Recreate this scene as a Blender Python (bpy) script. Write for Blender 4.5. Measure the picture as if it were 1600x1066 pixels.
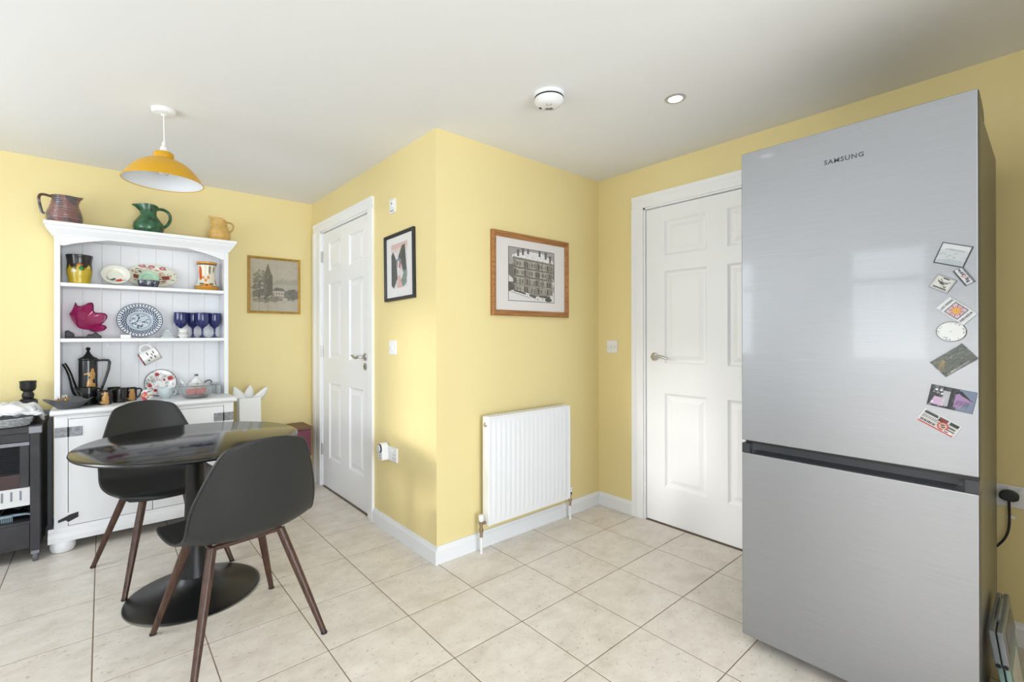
import bpy, bmesh, math, random
import numpy as np
from mathutils import Matrix, Vector, Euler

for o in list(bpy.data.objects):
    bpy.data.objects.remove(o, do_unlink=True)
scn = bpy.context.scene
COL = scn.collection
PI = math.pi
random.seed(7)
rng = np.random.default_rng(11)

# ------------------------------------------------------------------ camera
cam_d = bpy.data.cameras.new('camera')
cam = bpy.data.objects.new('camera', cam_d)
COL.objects.link(cam)
cam_d.sensor_width = 36.0
cam_d.lens = 730.8 / 1600 * 36.0
cam_d.shift_x = (800 - 776.9) / 1600
cam_d.shift_y = -(533 - 522.6) / 1600
cam_d.clip_start = 0.02
rt = Vector((0.76415, -0.64503, -0.0016)); fw = Vector((0.64503, 0.76415, 0.00124)); fw.normalize()
rt = (rt - fw * rt.dot(fw)).normalized(); up = rt.cross(fw)
m = Matrix((rt, up, -fw)).transposed().to_4x4()
m.translation = (0, 0, 1.205)
cam.matrix_world = m
scn.camera = cam

# ------------------------------------------------------------------ view, world, daylight
vs = scn.view_settings
vs.view_transform = 'Standard'
vs.look = 'None'
vs.gamma = 1.0
vs.use_curve_mapping = False
vs.exposure = -0.27
world = bpy.data.worlds.new('world')
scn.world = world
world.use_nodes = True
world.node_tree.nodes['Background'].inputs[0].default_value = (0.80, 0.90, 1.0, 1)
world.node_tree.nodes['Background'].inputs[1].default_value = 1.5

HZ = 2.30            # ceiling height
XL = -1.70           # left wall
YR = -2.40           # rear wall
XB, YC, XD, YA = 1.345, 2.091, 2.713, 4.00


def area_light(name, loc, rot, sx, sy, power, color):
    d = bpy.data.lights.new(name, 'AREA')
    d.shape = 'RECTANGLE'; d.size = sx; d.size_y = sy
    d.energy = power; d.color = color
    o = bpy.data.objects.new(name, d); COL.objects.link(o)
    o.location = loc; o.rotation_euler = rot
    return o


DAY = (0.87, 0.94, 1.0)
# daylight entering through the two left windows (mirrored in the fridge door) and from the rear, which lights the radiator wall
area_light('daylight_window_side_offscreen', (XL - 0.16, 0.975, 1.49), (0, -PI / 2, 0), 1.1, 0.62, 19, DAY)
area_light('daylight_window_dining_offscreen', (XL - 0.16, 2.70, 1.49), (0, -PI / 2, 0), 1.1, 1.2, 46, DAY)
area_light('daylight_garden_door_offscreen', (0.45, YR - 0.16, 1.08), (PI / 2, 0, 0), 2.3, 2.0, 160, DAY)
sun_d = bpy.data.lights.new('sun_offscreen', 'SUN')
sun_d.energy = 2.0; sun_d.angle = math.radians(7); sun_d.color = (1.0, 0.97, 0.93)
sun = bpy.data.objects.new('sun_offscreen', sun_d); COL.objects.link(sun)
sd = Vector((3.05, -0.68, -0.72)).normalized()
sun.rotation_euler = sd.to_track_quat('-Z', 'Y').to_euler()
sun.location = (-4, 3.5, 3)

# ------------------------------------------------------------------ colour + material helpers


def lin(c):
    c = c / 255.0
    return c / 12.92 if c <= 0.04045 else ((c + 0.055) / 1.055) ** 2.4


def C(r, g=None, b=None):
    if isinstance(r, str):
        r = r.lstrip('#'); r, g, b = int(r[0:2], 16), int(r[2:4], 16), int(r[4:6], 16)
    return (lin(r), lin(g), lin(b))


def new_mat(name):
    mt = bpy.data.materials.new(name); mt.use_nodes = True
    nt = mt.node_tree
    return mt, nt, nt.nodes['Principled BSDF']


def mat(name, col, rough=0.5, metal=0.0, trans=0.0, coat=0.0, ior=1.45, noise=0.0, nscale=20.0,
        bump=0.0, bscale=200.0, spec=0.5, stretch=None, alpha=1.0):
    mt, nt, p = new_mat(name)
    p.inputs['Base Color'].default_value = (*col, 1)
    p.inputs['Roughness'].default_value = rough
    p.inputs['Metallic'].default_value = metal
    p.inputs['Transmission Weight'].default_value = trans
    p.inputs['Coat Weight'].default_value = coat
    p.inputs['IOR'].default_value = ior
    p.inputs['Specular IOR Level'].default_value = spec
    p.inputs['Alpha'].default_value = alpha
    if noise or bump:
        tc = nt.nodes.new('ShaderNodeTexCoord'); mp = nt.nodes.new('ShaderNodeMapping')
        nt.links.new(tc.outputs['Object'], mp.inputs['Vector'])
        if stretch: mp.inputs['Scale'].default_value = stretch
    if noise:
        n = nt.nodes.new('ShaderNodeTexNoise'); n.inputs['Scale'].default_value = nscale
        n.inputs['Detail'].default_value = 5
        nt.links.new(mp.outputs['Vector'], n.inputs['Vector'])
        r = nt.nodes.new('ShaderNodeValToRGB')
        a = tuple(max(0, c * (1 - noise)) for c in col); b = tuple(min(1, c * (1 + noise)) for c in col)
        r.color_ramp.elements[0].position = 0.3; r.color_ramp.elements[1].position = 0.7
        r.color_ramp.elements[0].color = (*a, 1); r.color_ramp.elements[1].color = (*b, 1)
        nt.links.new(n.outputs['Fac'], r.inputs['Fac'])
        nt.links.new(r.outputs['Color'], p.inputs['Base Color'])
    if bump:
        n2 = nt.nodes.new('ShaderNodeTexNoise'); n2.inputs['Scale'].default_value = bscale
        n2.inputs['Detail'].default_value = 3
        nt.links.new(mp.outputs['Vector'], n2.inputs['Vector'])
        bp = nt.nodes.new('ShaderNodeBump'); bp.inputs['Strength'].default_value = bump
        bp.inputs['Distance'].default_value = 0.002
        nt.links.new(n2.outputs['Fac'], bp.inputs['Height'])
        nt.links.new(bp.outputs['Normal'], p.inputs['Normal'])
    return mt


def attr_mat(name, rough=0.4, coat=0.0, spec=0.5):
    mt, nt, p = new_mat(name)
    a = nt.nodes.new('ShaderNodeAttribute'); a.attribute_name = 'Col'
    nt.links.new(a.outputs['Color'], p.inputs['Base Color'])
    p.inputs['Roughness'].default_value = rough; p.inputs['Coat Weight'].default_value = coat
    p.inputs['Specular IOR Level'].default_value = spec
    return mt


def emit_mat(name, col, strength):
    mt, nt, p = new_mat(name)
    p.inputs['Base Color'].default_value = (*col, 1)
    p.inputs['Emission Color'].default_value = (*col, 1)
    p.inputs['Emission Strength'].default_value = strength
    return mt


def pane_mat(name, tint=(1, 1, 1), gloss=0.06, rough=0.02):
    mt = bpy.data.materials.new(name); mt.use_nodes = True
    nt = mt.node_tree; nt.nodes.clear()
    out = nt.nodes.new('ShaderNodeOutputMaterial'); mx = nt.nodes.new('ShaderNodeMixShader')
    t = nt.nodes.new('ShaderNodeBsdfTransparent'); g = nt.nodes.new('ShaderNodeBsdfGlossy')
    t.inputs[0].default_value = (*tint, 1); g.inputs['Roughness'].default_value = rough
    mx.inputs[0].default_value = gloss
    nt.links.new(t.outputs[0], mx.inputs[1]); nt.links.new(g.outputs[0], mx.inputs[2])
    nt.links.new(mx.outputs[0], out.inputs[0])
    return mt


M = {}
M['wall'] = mat('yellow_wall_paint', C(236, 218, 159), 0.6, bump=0.05, bscale=260)
M['whitewall'] = mat('white_wall_paint', C(240, 240, 240), 0.6)
M['ceiling'] = mat('white_ceiling_paint', C(238, 238, 239), 0.75)
M['white'] = mat('white_gloss_paint', C(246, 246, 247), 0.28)
M['skirt'] = mat('white_skirting_paint', C(238, 239, 241), 0.32)
M['dresser'] = mat('white_dresser_paint', C(238, 238, 240), 0.38, bump=0.08, bscale=60, stretch=(1, 1, .25))
M['plastic'] = mat('white_plastic', C(238, 238, 238), 0.35)
M['rad'] = mat('radiator_enamel', C(243, 243, 244), 0.25)
M['chrome'] = mat('satin_chrome', C(196, 194, 192), 0.28, 1.0)
M['brass'] = mat('nickel_brass_valve', C(176, 160, 138), 0.3, 1.0)
M['pewter'] = mat('pewter_hinge', C(132, 132, 136), 0.45, .6, noise=.35, nscale=60)
M['dark'] = mat('dark_gap', C(26, 26, 27), 0.6)
M['black'] = mat('black_plastic', C(28, 28, 29), 0.4)
M['shell'] = mat('charcoal_shell_plastic', C(42, 43, 43), 0.42, noise=.22, nscale=420, bump=.12, bscale=700)
M['tabletop'] = mat('black_gloss_laminate', C(22, 22, 22), 0.12, noise=.2, nscale=30)
M['tablebase'] = mat('black_satin_metal', C(24, 24, 25), 0.32)
M['steeledge'] = mat('steel_edge', C(150, 150, 148), 0.3, 1.0)
M['blackceramic'] = mat('black_ceramic', C(22, 22, 23), 0.22, coat=.3)
M['slate'] = mat('dark_grey_stoneware', C(96, 97, 101), 0.5)
M['navyglass'] = mat('navy_glass', C(48, 54, 118), 0.05, trans=.3, coat=.5)
M['pinkglass'] = mat('magenta_glass', C(222, 60, 146), 0.06, trans=.85, coat=.3)
M['clearglass'] = mat('cut_glass', C(236, 240, 240), 0.06, trans=.85, ior=1.3)
M['frost'] = mat('frosted_glass', C(226, 232, 232), 0.25, trans=.5)
M['green'] = mat('green_majolica', C(46, 92, 62), 0.25, noise=.55, nscale=45, bump=.6, bscale=70, coat=.3)
M['tanjug'] = mat('tan_glaze', C(206, 166, 94), 0.25, noise=.12, nscale=30, coat=.3)
M['porcelain'] = mat('white_porcelain', C(238, 238, 236), 0.2, coat=.2)
M['palecup'] = mat('pale_blue_porcelain', C(212, 224, 226), 0.2, coat=.2)
M['ochre'] = mat('ochre_enamel', C(212, 160, 24), 0.35)
M['lining'] = mat('white_enamel', C(232, 235, 240), 0.4)
M['silvergrey'] = mat('silver_side_paint', C(120, 120, 120), 0.34, .7)
M['trimgrey'] = mat('dark_grey_trim', C(62, 64, 68), 0.32, .3)
M['oak'] = None
M['paper'] = mat('mat_board', C(232, 226, 222), 0.8)
M['paperW'] = mat('white_mat_board', C(236, 234, 234), 0.8)
M['blackframe'] = mat('black_frame', C(44, 45, 48), 0.4)
M['goldframe'] = mat('gold_frame', C(176, 138, 62), 0.35, .55, noise=.2, nscale=40)
M['glasspane'] = pane_mat('picture_glass', gloss=.035, rough=.03)
M['windowglass'] = pane_mat('window_glass', gloss=.05)
M['print'] = attr_mat('printed_surface', .55, 0, .3)
M['printgloss'] = attr_mat('glazed_print', .22, .3)
M['white_paper'] = mat('white_paper', C(240, 240, 238), 0.6)
M['tissue'] = mat('white_tissue', C(244, 244, 242), 0.7)
M['maroon'] = mat('maroon_paint', C(108, 52, 66), 0.5, noise=.1, nscale=12)
M['browntop'] = mat('brown_wood_top', C(118, 84, 58), 0.5, noise=.2, nscale=18, stretch=(.3, 3, 3))
M['trolley'] = mat('black_painted_wood', C(52, 51, 54), 0.5, noise=.2, nscale=14, bump=.1, bscale=40)
M['oxblood'] = mat('dark_red_panel', C(62, 40, 42), 0.4)
M['metalgrey'] = mat('grey_metal', C(128, 128, 134), 0.4, .5)
M['offwhite'] = mat('off_white_enamel', C(222, 223, 224), 0.4)
M['cloth'] = mat('white_cloth', C(232, 233, 236), 0.75, bump=.2, bscale=60)
M['wicker'] = mat('grey_wicker', C(168, 170, 172), 0.7, noise=.3, nscale=60)
M['bluegrey'] = mat('blue_grey_plastic', C(150, 172, 184), 0.4)
M['boardgrey'] = mat('grey_painted_board', C(150, 152, 157), .5)
M['stoolgrey'] = mat('grey_stool_plastic', C(136, 141, 143), 0.5, bump=.2, bscale=300)
M['stoolteal'] = mat('teal_stool_plastic', C(140, 168, 164), 0.45)
M['gold'] = mat('gold_lustre', C(196, 150, 84), 0.28, .7)
M['redorange'] = mat('red_orange_glass', C(214, 74, 52), 0.25, noise=.3, nscale=30)
M['lamp'] = emit_mat('lit_lamp', (1.0, .97, .9), 14)
M['bulb'] = mat('bulb_glass', C(240, 240, 240), .15, trans=.3)
M['inkdark'] = mat('dark_ink', C(50, 50, 52), .5)
M['logo'] = mat('logo_grey', C(92, 94, 98), .35, .6)


def wood_mat(name, c1, c2, rough=.42, axis='x', scale=6):
    mt, nt, p = new_mat(name)
    tc = nt.nodes.new('ShaderNodeTexCoord'); mp = nt.nodes.new('ShaderNodeMapping')
    s = {'x': (.15, 2.2, 2.2), 'y': (2.2, .15, 2.2), 'z': (2.2, 2.2, .15)}[axis]
    mp.inputs['Scale'].default_value = s
    n = nt.nodes.new('ShaderNodeTexNoise'); n.inputs['Scale'].default_value = scale * 6
    n.inputs['Detail'].default_value = 6; n.inputs['Roughness'].default_value = .65
    r = nt.nodes.new('ShaderNodeValToRGB')
    r.color_ramp.elements[0].color = (*c1, 1); r.color_ramp.elements[1].color = (*c2, 1)
    r.color_ramp.elements[0].position = .32; r.color_ramp.elements[1].position = .68
    nt.links.new(tc.outputs['Object'], mp.inputs['Vector']); nt.links.new(mp.outputs['Vector'], n.inputs['Vector'])
    nt.links.new(n.outputs['Fac'], r.inputs['Fac']); nt.links.new(r.outputs['Color'], p.inputs['Base Color'])
    p.inputs['Roughness'].default_value = rough
    return mt


M['oakx'] = wood_mat('oak_frame_wood', C(136, 88, 44), C(186, 130, 76), .4, 'x')
M['legwood'] = wood_mat('walnut_print_leg', C(54, 36, 30), C(92, 62, 48), .38, 'z')


def steel_mat():
    mt, nt, p = new_mat('brushed_steel')
    tc = nt.nodes.new('ShaderNodeTexCoord'); mp = nt.nodes.new('ShaderNodeMapping')
    mp.inputs['Scale'].default_value = (6, 6, 700)
    n = nt.nodes.new('ShaderNodeTexNoise'); n.inputs['Scale'].default_value = 1.0
    n.inputs['Detail'].default_value = 4
    nt.links.new(tc.outputs['Object'], mp.inputs['Vector']); nt.links.new(mp.outputs['Vector'], n.inputs['Vector'])
    r = nt.nodes.new('ShaderNodeValToRGB')
    r.color_ramp.elements[0].color = (*C(148, 149, 152), 1); r.color_ramp.elements[1].color = (*C(168, 169, 172), 1)
    nt.links.new(n.outputs['Fac'], r.inputs['Fac']); nt.links.new(r.outputs['Color'], p.inputs['Base Color'])
    mr = nt.nodes.new('ShaderNodeMapRange'); mr.inputs['To Min'].default_value = .40; mr.inputs['To Max'].default_value = .52
    nt.links.new(n.outputs['Fac'], mr.inputs['Value']); nt.links.new(mr.outputs['Result'], p.inputs['Roughness'])
    p.inputs['Metallic'].default_value = .85
    p.inputs['Coat Weight'].default_value = .45; p.inputs['Coat Roughness'].default_value = .06
    bp = nt.nodes.new('ShaderNodeBump'); bp.inputs['Strength'].default_value = .05; bp.inputs['Distance'].default_value = .001
    nt.links.new(n.outputs['Fac'], bp.inputs['Height']); nt.links.new(bp.outputs['Normal'], p.inputs['Normal'])
    return mt


M['steel'] = steel_mat()


def tile_mat():
    mt, nt, p = new_mat('beige_stone_tile')
    L = nt.links
    geo = nt.nodes.new('ShaderNodeNewGeometry'); oi = nt.nodes.new('ShaderNodeObjectInfo')
    vm = nt.nodes.new('ShaderNodeVectorMath'); vm.operation = 'MULTIPLY_ADD'
    comb = nt.nodes.new('ShaderNodeCombineXYZ')
    L.new(oi.outputs['Random'], comb.inputs[0]); L.new(oi.outputs['Random'], comb.inputs[1]); L.new(oi.outputs['Random'], comb.inputs[2])
    vm.inputs[1].default_value = (37, 53, 29)
    L.new(comb.outputs[0], vm.inputs[0]); L.new(geo.outputs['Position'], vm.inputs[2])
    mp = nt.nodes.new('ShaderNodeMapping'); mp.inputs['Scale'].default_value = (.8, 1.15, 1)
    L.new(vm.outputs[0], mp.inputs['Vector'])
    n1 = nt.nodes.new('ShaderNodeTexNoise'); n1.inputs['Scale'].default_value = 9; n1.inputs['Detail'].default_value = 8
    n1.inputs['Roughness'].default_value = .7
    L.new(mp.outputs[0], n1.inputs['Vector'])
    r1 = nt.nodes.new('ShaderNodeValToRGB')
    e = r1.color_ramp.elements
    e[0].position = .28; e[0].color = (*C(208, 197, 184), 1); e[1].position = .72; e[1].color = (*C(240, 233, 224), 1)
    em = r1.color_ramp.elements.new(.48); em.color = (*C(227, 218, 207), 1)
    L.new(n1.outputs['Fac'], r1.inputs['Fac'])
    # small pits and flecks in the stone
    n2 = nt.nodes.new('ShaderNodeTexNoise'); n2.inputs['Scale'].default_value = 75; n2.inputs['Detail'].default_value = 3
    L.new(mp.outputs[0], n2.inputs['Vector'])
    r2 = nt.nodes.new('ShaderNodeValToRGB')
    r2.color_ramp.elements[0].position = .30; r2.color_ramp.elements[0].color = (.62, .60, .57, 1)
    r2.color_ramp.elements[1].position = .36; r2.color_ramp.elements[1].color = (1, 1, 1, 1)
    L.new(n2.outputs['Fac'], r2.inputs['Fac'])
    mx = nt.nodes.new('ShaderNodeMix'); mx.data_type = 'RGBA'; mx.blend_type = 'MULTIPLY'
    mx.inputs['Factor'].default_value = .75
    L.new(r1.outputs['Color'], mx.inputs['A']); L.new(r2.outputs['Color'], mx.inputs['B'])
    L.new(mx.outputs['Result'], p.inputs['Base Color'])
    p.inputs['Roughness'].default_value = .32
    bp = nt.nodes.new('ShaderNodeBump'); bp.inputs['Strength'].default_value = .12; bp.inputs['Distance'].default_value = .002
    L.new(n1.outputs['Fac'], bp.inputs['Height']); L.new(bp.outputs['Normal'], p.inputs['Normal'])
    return mt


M['tile'] = tile_mat()
M['grout'] = mat('grout', C(142, 124, 104), .8, noise=.15, nscale=6)

# ------------------------------------------------------------------ mesh helpers


class MB:
    """collects shapes, build() links them as one mesh object"""

    def __init__(s):
        s.v = []; s.f = []

    def add(s, vs, fs):
        k = len(s.v); s.v += [tuple(p) for p in vs]; s.f += [tuple(i + k for i in f) for f in fs]
        return s

    def box(s, x0, x1, y0, y1, z0, z1, R=None):
        vs = [(x, y, z) for z in (z0, z1) for y in (y0, y1) for x in (x0, x1)]
        if R is not None: vs = [tuple(R @ Vector(p)) for p in vs]
        return s.add(vs, [(0, 2, 3, 1), (4, 5, 7, 6), (0, 1, 5, 4), (2, 6, 7, 3), (0, 4, 6, 2), (1, 3, 7, 5)])

    def lathe(s, prof, n=32, c=(0, 0, 0), R=None, close=False):
        vs = []; fs = []
        k = len(prof)
        for (r, z) in prof:
            r = max(r, 1e-5)
            for i in range(n):
                a = 2 * PI * i / n
                p = Vector((r * math.cos(a), r * math.sin(a), z))
                if R is not None: p = R @ p
                vs.append((p.x + c[0], p.y + c[1], p.z + c[2]))
        for j in range(k - 1 if not close else k):
            j2 = (j + 1) % k
            for i in range(n):
                i2 = (i + 1) % n
                fs.append((j * n + i, j * n + i2, j2 * n + i2, j2 * n + i))
        return s.add(vs, fs)

    def cyl(s, r, z0, z1, n=24, c=(0, 0, 0), R=None, r2=None):
        r2 = r if r2 is None else r2
        return s.lathe([(0, z0), (r, z0), (r2, z1), (0, z1)], n, c, R)

    def tube(s, path, r, n=10, cap=True, flat=1.0):
        path = [Vector(p) for p in path]
        rr = r if isinstance(r, (list, tuple)) else [r] * len(path)
        vs = []; fs = []
        t = (path[1] - path[0]).normalized()
        nrm = t.cross(Vector((0, 0, 1)))
        if nrm.length < 1e-3: nrm = t.cross(Vector((0, 1, 0)))
        nrm.normalize()
        for i, p in enumerate(path):
            if i == 0: t = path[1] - path[0]
            elif i == len(path) - 1: t = path[-1] - path[-2]
            else: t = (path[i + 1] - path[i - 1])
            t = t.normalized()
            nrm = (nrm - t * nrm.dot(t)).normalized(); b = t.cross(nrm)
            for k in range(n):
                a = 2 * PI * k / n
                vs.append(p + (nrm * math.cos(a) + b * math.sin(a) * flat) * rr[i])
        for i in range(len(path) - 1):
            for k in range(n):
                k2 = (k + 1) % n
                fs.append((i * n + k, i * n + k2, (i + 1) * n + k2, (i + 1) * n + k))
        if cap:
            fs.append(tuple(range(n - 1, -1, -1))); fs.append(tuple(len(vs) - n + k for k in range(n)))
        return s.add(vs, fs)

    def prism(s, poly, a0, a1, plane='xz'):
        """extrude polygon: plane xz extrudes along y, xy along z, yz along x"""
        n = len(poly)
        f = {'xz': lambda p, a: (p[0], a, p[1]), 'xy': lambda p, a: (p[0], p[1], a), 'yz': lambda p, a: (a, p[0], p[1])}[plane]
        vs = [f(p, a0) for p in poly] + [f(p, a1) for p in poly]
        fs = [tuple(range(n)), tuple(range(2 * n - 1, n - 1, -1))]
        fs += [(i, n + i, n + (i + 1) % n, (i + 1) % n) for i in range(n)]
        return s.add(vs, fs)

    def build(s, name, m=None, parent=None, smooth=False, bevel=0.0, seg=2, subsurf=0, solid=0.0, ang=40, fix=True):
        me = bpy.data.meshes.new(name)
        me.from_pydata([tuple(p) for p in s.v], [], s.f); me.update()
        if fix:
            bm = bmesh.new(); bm.from_mesh(me)
            bmesh.ops.remove_doubles(bm, verts=bm.verts, dist=1e-5)
            bmesh.ops.recalc_face_normals(bm, faces=bm.faces)
            bm.to_mesh(me); bm.free()
        if m: me.materials.append(m)
        if smooth:
            me.polygons.foreach_set('use_smooth', [True] * len(me.polygons))
            if ang: me.set_sharp_from_angle(angle=math.radians(ang))
        o = bpy.data.objects.new(name, me); COL.objects.link(o)
        if parent: o.parent = parent
        if solid:
            d = o.modifiers.new('solid', 'SOLIDIFY'); d.thickness = solid; d.offset = 0
        if bevel:
            b = o.modifiers.new('bevel', 'BEVEL'); b.width = bevel; b.segments = seg; b.limit_method = 'ANGLE'
            b.angle_limit = math.radians(35)
        if subsurf:
            d = o.modifiers.new('sub', 'SUBSURF'); d.levels = subsurf; d.render_levels = subsurf
        return o


def tag(o, label=None, cat=None, group=None, kind=None):
    if label: o['label'] = label
    if cat: o['category'] = cat
    if group: o['group'] = group
    if kind: o['kind'] = kind
    return o


def thing(name, label, cat, loc=(0, 0, 0), rz=0, group=None):
    o = bpy.data.objects.new(name, None); COL.objects.link(o)
    o.empty_display_size = .05
    o.location = loc; o.rotation_euler = (0, 0, rz)
    return tag(o, label, cat, group)


def copy_tree(o, parent=None):
    c = o.copy(); COL.objects.link(c); c.parent = parent
    for ch in list(o.children): copy_tree(ch, c)
    return c


def struct(o):
    o['kind'] = 'structure'
    return o


def boxo(name, x0, x1, y0, y1, z0, z1, m, parent=None, bevel=0.0, seg=2):
    return MB().box(x0, x1, y0, y1, z0, z1).build(name, m, parent, bevel=bevel, seg=seg)


def paint(o, fn):
    """fn(x, y, z arrays) -> (n,3) linear colours, stored as a point colour attribute"""
    me = o.data; n = len(me.vertices)
    co = np.empty(n * 3); me.vertices.foreach_get('co', co); co = co.reshape(-1, 3)
    c = np.ones((n, 4)); c[:, :3] = fn(co[:, 0], co[:, 1], co[:, 2])
    a = me.color_attributes.new('Col', 'FLOAT_COLOR', 'POINT')
    a.data.foreach_set('color', c.reshape(-1))


def base_col(n, col):
    a = np.empty((n, 3)); a[:] = col; return a


def bez(p0, p1, p2, p3, n=12):
    p0, p1, p2, p3 = map(Vector, (p0, p1, p2, p3))
    r = []
    for i in range(n + 1):
        t = i / n; u = 1 - t
        r.append(p0 * u ** 3 + p1 * 3 * u * u * t + p2 * 3 * u * t * t + p3 * t ** 3)
    return r


def text_mesh(name, body, size, m, parent, loc=(0, 0, 0), rot=(PI / 2, 0, 0), sx=1.0, extrude=.0004, offset=0.0, space=1.0):
    cu = bpy.data.curves.new(name, 'FONT'); cu.body = body; cu.size = size; cu.extrude = extrude; cu.offset = offset
    cu.space_character = space; cu.align_x = 'CENTER'; cu.align_y = 'CENTER'; cu.resolution_u = 3
    t = bpy.data.objects.new(name + '_tmp', cu); COL.objects.link(t)
    dg = bpy.context.evaluated_depsgraph_get()
    me = bpy.data.meshes.new_from_object(t.evaluated_get(dg))
    bpy.data.objects.remove(t, do_unlink=True)
    me.name = name
    me.materials.clear(); me.materials.append(m)
    o = bpy.data.objects.new(name, me); COL.objects.link(o)
    o.parent = parent; o.location = loc; o.rotation_euler = rot; o.scale = (sx, 1, 1)
    return o


class Canvas:
    """small numpy painter for flat prints: u to the right 0..w, v up 0..h (metres or any unit)"""

    def __init__(s, w, h, nx, bg):
        s.w, s.h, s.nx = w, h, nx
        s.ny = max(4, int(round(nx * h / w)))
        s.U, s.V = np.meshgrid(np.linspace(0, w, nx), np.linspace(0, h, s.ny))
        s.px = np.empty((s.ny, nx, 3)); s.px[:] = bg

    def put(s, mask, col, a=1.0):
        s.px[mask] = s.px[mask] * (1 - a) + np.array(col) * a; return s

    def poly(s, pts, col, a=1.0):
        ins = np.zeros(s.U.shape, bool); n = len(pts)
        for i in range(n):
            x0, y0 = pts[i]; x1, y1 = pts[(i + 1) % n]
            c = ((y0 > s.V) != (y1 > s.V))
            with np.errstate(divide='ignore', invalid='ignore'):
                xi = (x1 - x0) * (s.V - y0) / ((y1 - y0) if y1 != y0 else 1e-12) + x0
            ins ^= c & (s.U < xi)
        return s.put(ins, col, a)

    def rect(s, x0, x1, y0, y1, col, a=1.0):
        return s.put((s.U >= x0) & (s.U <= x1) & (s.V >= y0) & (s.V <= y1), col, a)

    def ell(s, cx, cy, rx, ry, col, a=1.0, ring=0):
        d = ((s.U - cx) / rx) ** 2 + ((s.V - cy) / ry) ** 2
        return s.put((d < 1) & (d > ring), col, a)

    def line(s, p, q, w, col, a=1.0):
        p = np.array(p, float); q = np.array(q, float); d = q - p; L = max(1e-12, d @ d)
        t = np.clip(((s.U - p[0]) * d[0] + (s.V - p[1]) * d[1]) / L, 0, 1)
        dist = np.hypot(s.U - p[0] - t * d[0], s.V - p[1] - t * d[1])
        return s.put(dist < w / 2, col, a)

    def speck(s, mask, amt, blk=1):
        n = rng.random((s.ny // blk + 1, s.nx // blk + 1)); n = np.repeat(np.repeat(n, blk, 0), blk, 1)[:s.ny, :s.nx]
        s.px[mask] *= (1 - amt + 2 * amt * n[mask])[:, None]
        np.clip(s.px, 0, 1, out=s.px)
        return s

    def mesh(s, name, m, parent, loc, cut=None):
        """sheet in local x/z at loc (lower left corner), facing -y"""
        nx, ny = s.nx, s.ny
        vs = np.stack([s.U.ravel() + loc[0], np.full(nx * ny, loc[1]), s.V.ravel() + loc[2]], 1)
        i, j = np.meshgrid(np.arange(nx - 1), np.arange(ny - 1)); a = (j * nx + i).ravel()
        fs = np.stack([a, a + 1, a + nx + 1, a + nx], 1)
        if cut is not None:
            keep = cut.ravel()[fs].all(1); fs = fs[keep]
        me = bpy.data.meshes.new(name); me.from_pydata(vs.tolist(), [], fs.tolist()); me.update()
        at = me.color_attributes.new('Col', 'FLOAT_COLOR', 'POINT')
        c = np.ones((nx * ny, 4)); c[:, :3] = s.px.reshape(-1, 3); at.data.foreach_set('color', c.ravel())
        me.materials.append(m)
        o = bpy.data.objects.new(name, me); COL.objects.link(o); o.parent = parent
        return o


# ================================================================== STRUCTURE
T = 0.12
# floor slab (grout level) with tiles as its pieces
floor = struct(boxo('floor', XL - T, XD + T, YR - T, YA + T, -.08, -.0009, M['grout']))
TS = .34444; OX, OY = -.0292, .0609; G = .0021


def blocked(x0, x1, y0, y1):
    """clip a tile to the room outline, None when outside"""
    x0, x1, y0, y1 = max(x0, XL), min(x1, XD), max(y0, YR), min(y1, YA)
    if x1 - x0 < .006 or y1 - y0 < .006: return []
    if x1 <= XB or y1 <= YC: return [(x0, x1, y0, y1)]
    if x0 >= XB and y0 >= YC: return []
    out = []
    if x0 >= XB: return [(x0, x1, y0, YC)] if YC - y0 > .006 else []
    if y0 >= YC: return [(x0, XB, y0, y1)] if XB - x0 > .006 else []
    return [(x0, x1, y0, YC), (x0, XB, YC, y1)]


tile_cache = {}
rest = MB()
for i in range(-6, 9):
    for j in range(-8, 13):
        X0, Y0 = OX + i * TS, OY + j * TS
        for (x0, x1, y0, y1) in blocked(X0 + G, X0 + TS - G, Y0 + G, Y0 + TS - G):
            near = x1 > -.75 and y1 > -.35
            w, d = x1 - x0, y1 - y0
            if not near:
                rest.box(x0, x1, y0, y1, -.0035, 0); continue
            key = (round(w, 3), round(d, 3))
            if key not in tile_cache:
                o = MB().box(-w / 2, w / 2, -d / 2, d / 2, -.0035, 0).build('tile', M['tile'], floor, bevel=.0009, seg=1)
                tile_cache[key] = o.data; mods = True
            else:
                o = bpy.data.objects.new('tile', tile_cache[key]); COL.objects.link(o); o.parent = floor
                b = o.modifiers.new('bevel', 'BEVEL'); b.width = .0009; b.segments = 1
            o.location = ((x0 + x1) / 2, (y0 + y1) / 2, 0)
tag(rest.build('tile_field', M['tile'], floor), kind='stuff')

struct(boxo('ceiling', XL - T, XD + T, YR - T, YA + T, HZ, HZ + .1, M['ceiling']))
struct(boxo('wall_back', XL - T, XB + T, YA, YA + T, -.003, HZ, M['wall']))
# wall with door 1 (opening Y 2.915..3.79)
D1a, D1b, DH = 2.915, 3.79, 2.035
struct(MB().box(XB, XB + T, YC, D1a, -.003, HZ).box(XB, XB + T, D1b, YA, -.003, HZ)
       .box(XB, XB + T, D1a, D1b, DH, HZ).build('wall_door', M['wall']))
struct(boxo('wall_radiator', XB + T, XD, YC, YC + T, -.003, HZ, M['wall']))
D2a, D2b = .775, 1.725
struct(MB().box(XD, XD + T, YR, D2a, -.003, HZ).box(XD, XD + T, D2b, YC + T, -.003, HZ)
       .box(XD, XD + T, D2a, D2b, DH, HZ).build('wall_right', M['wall']))
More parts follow.
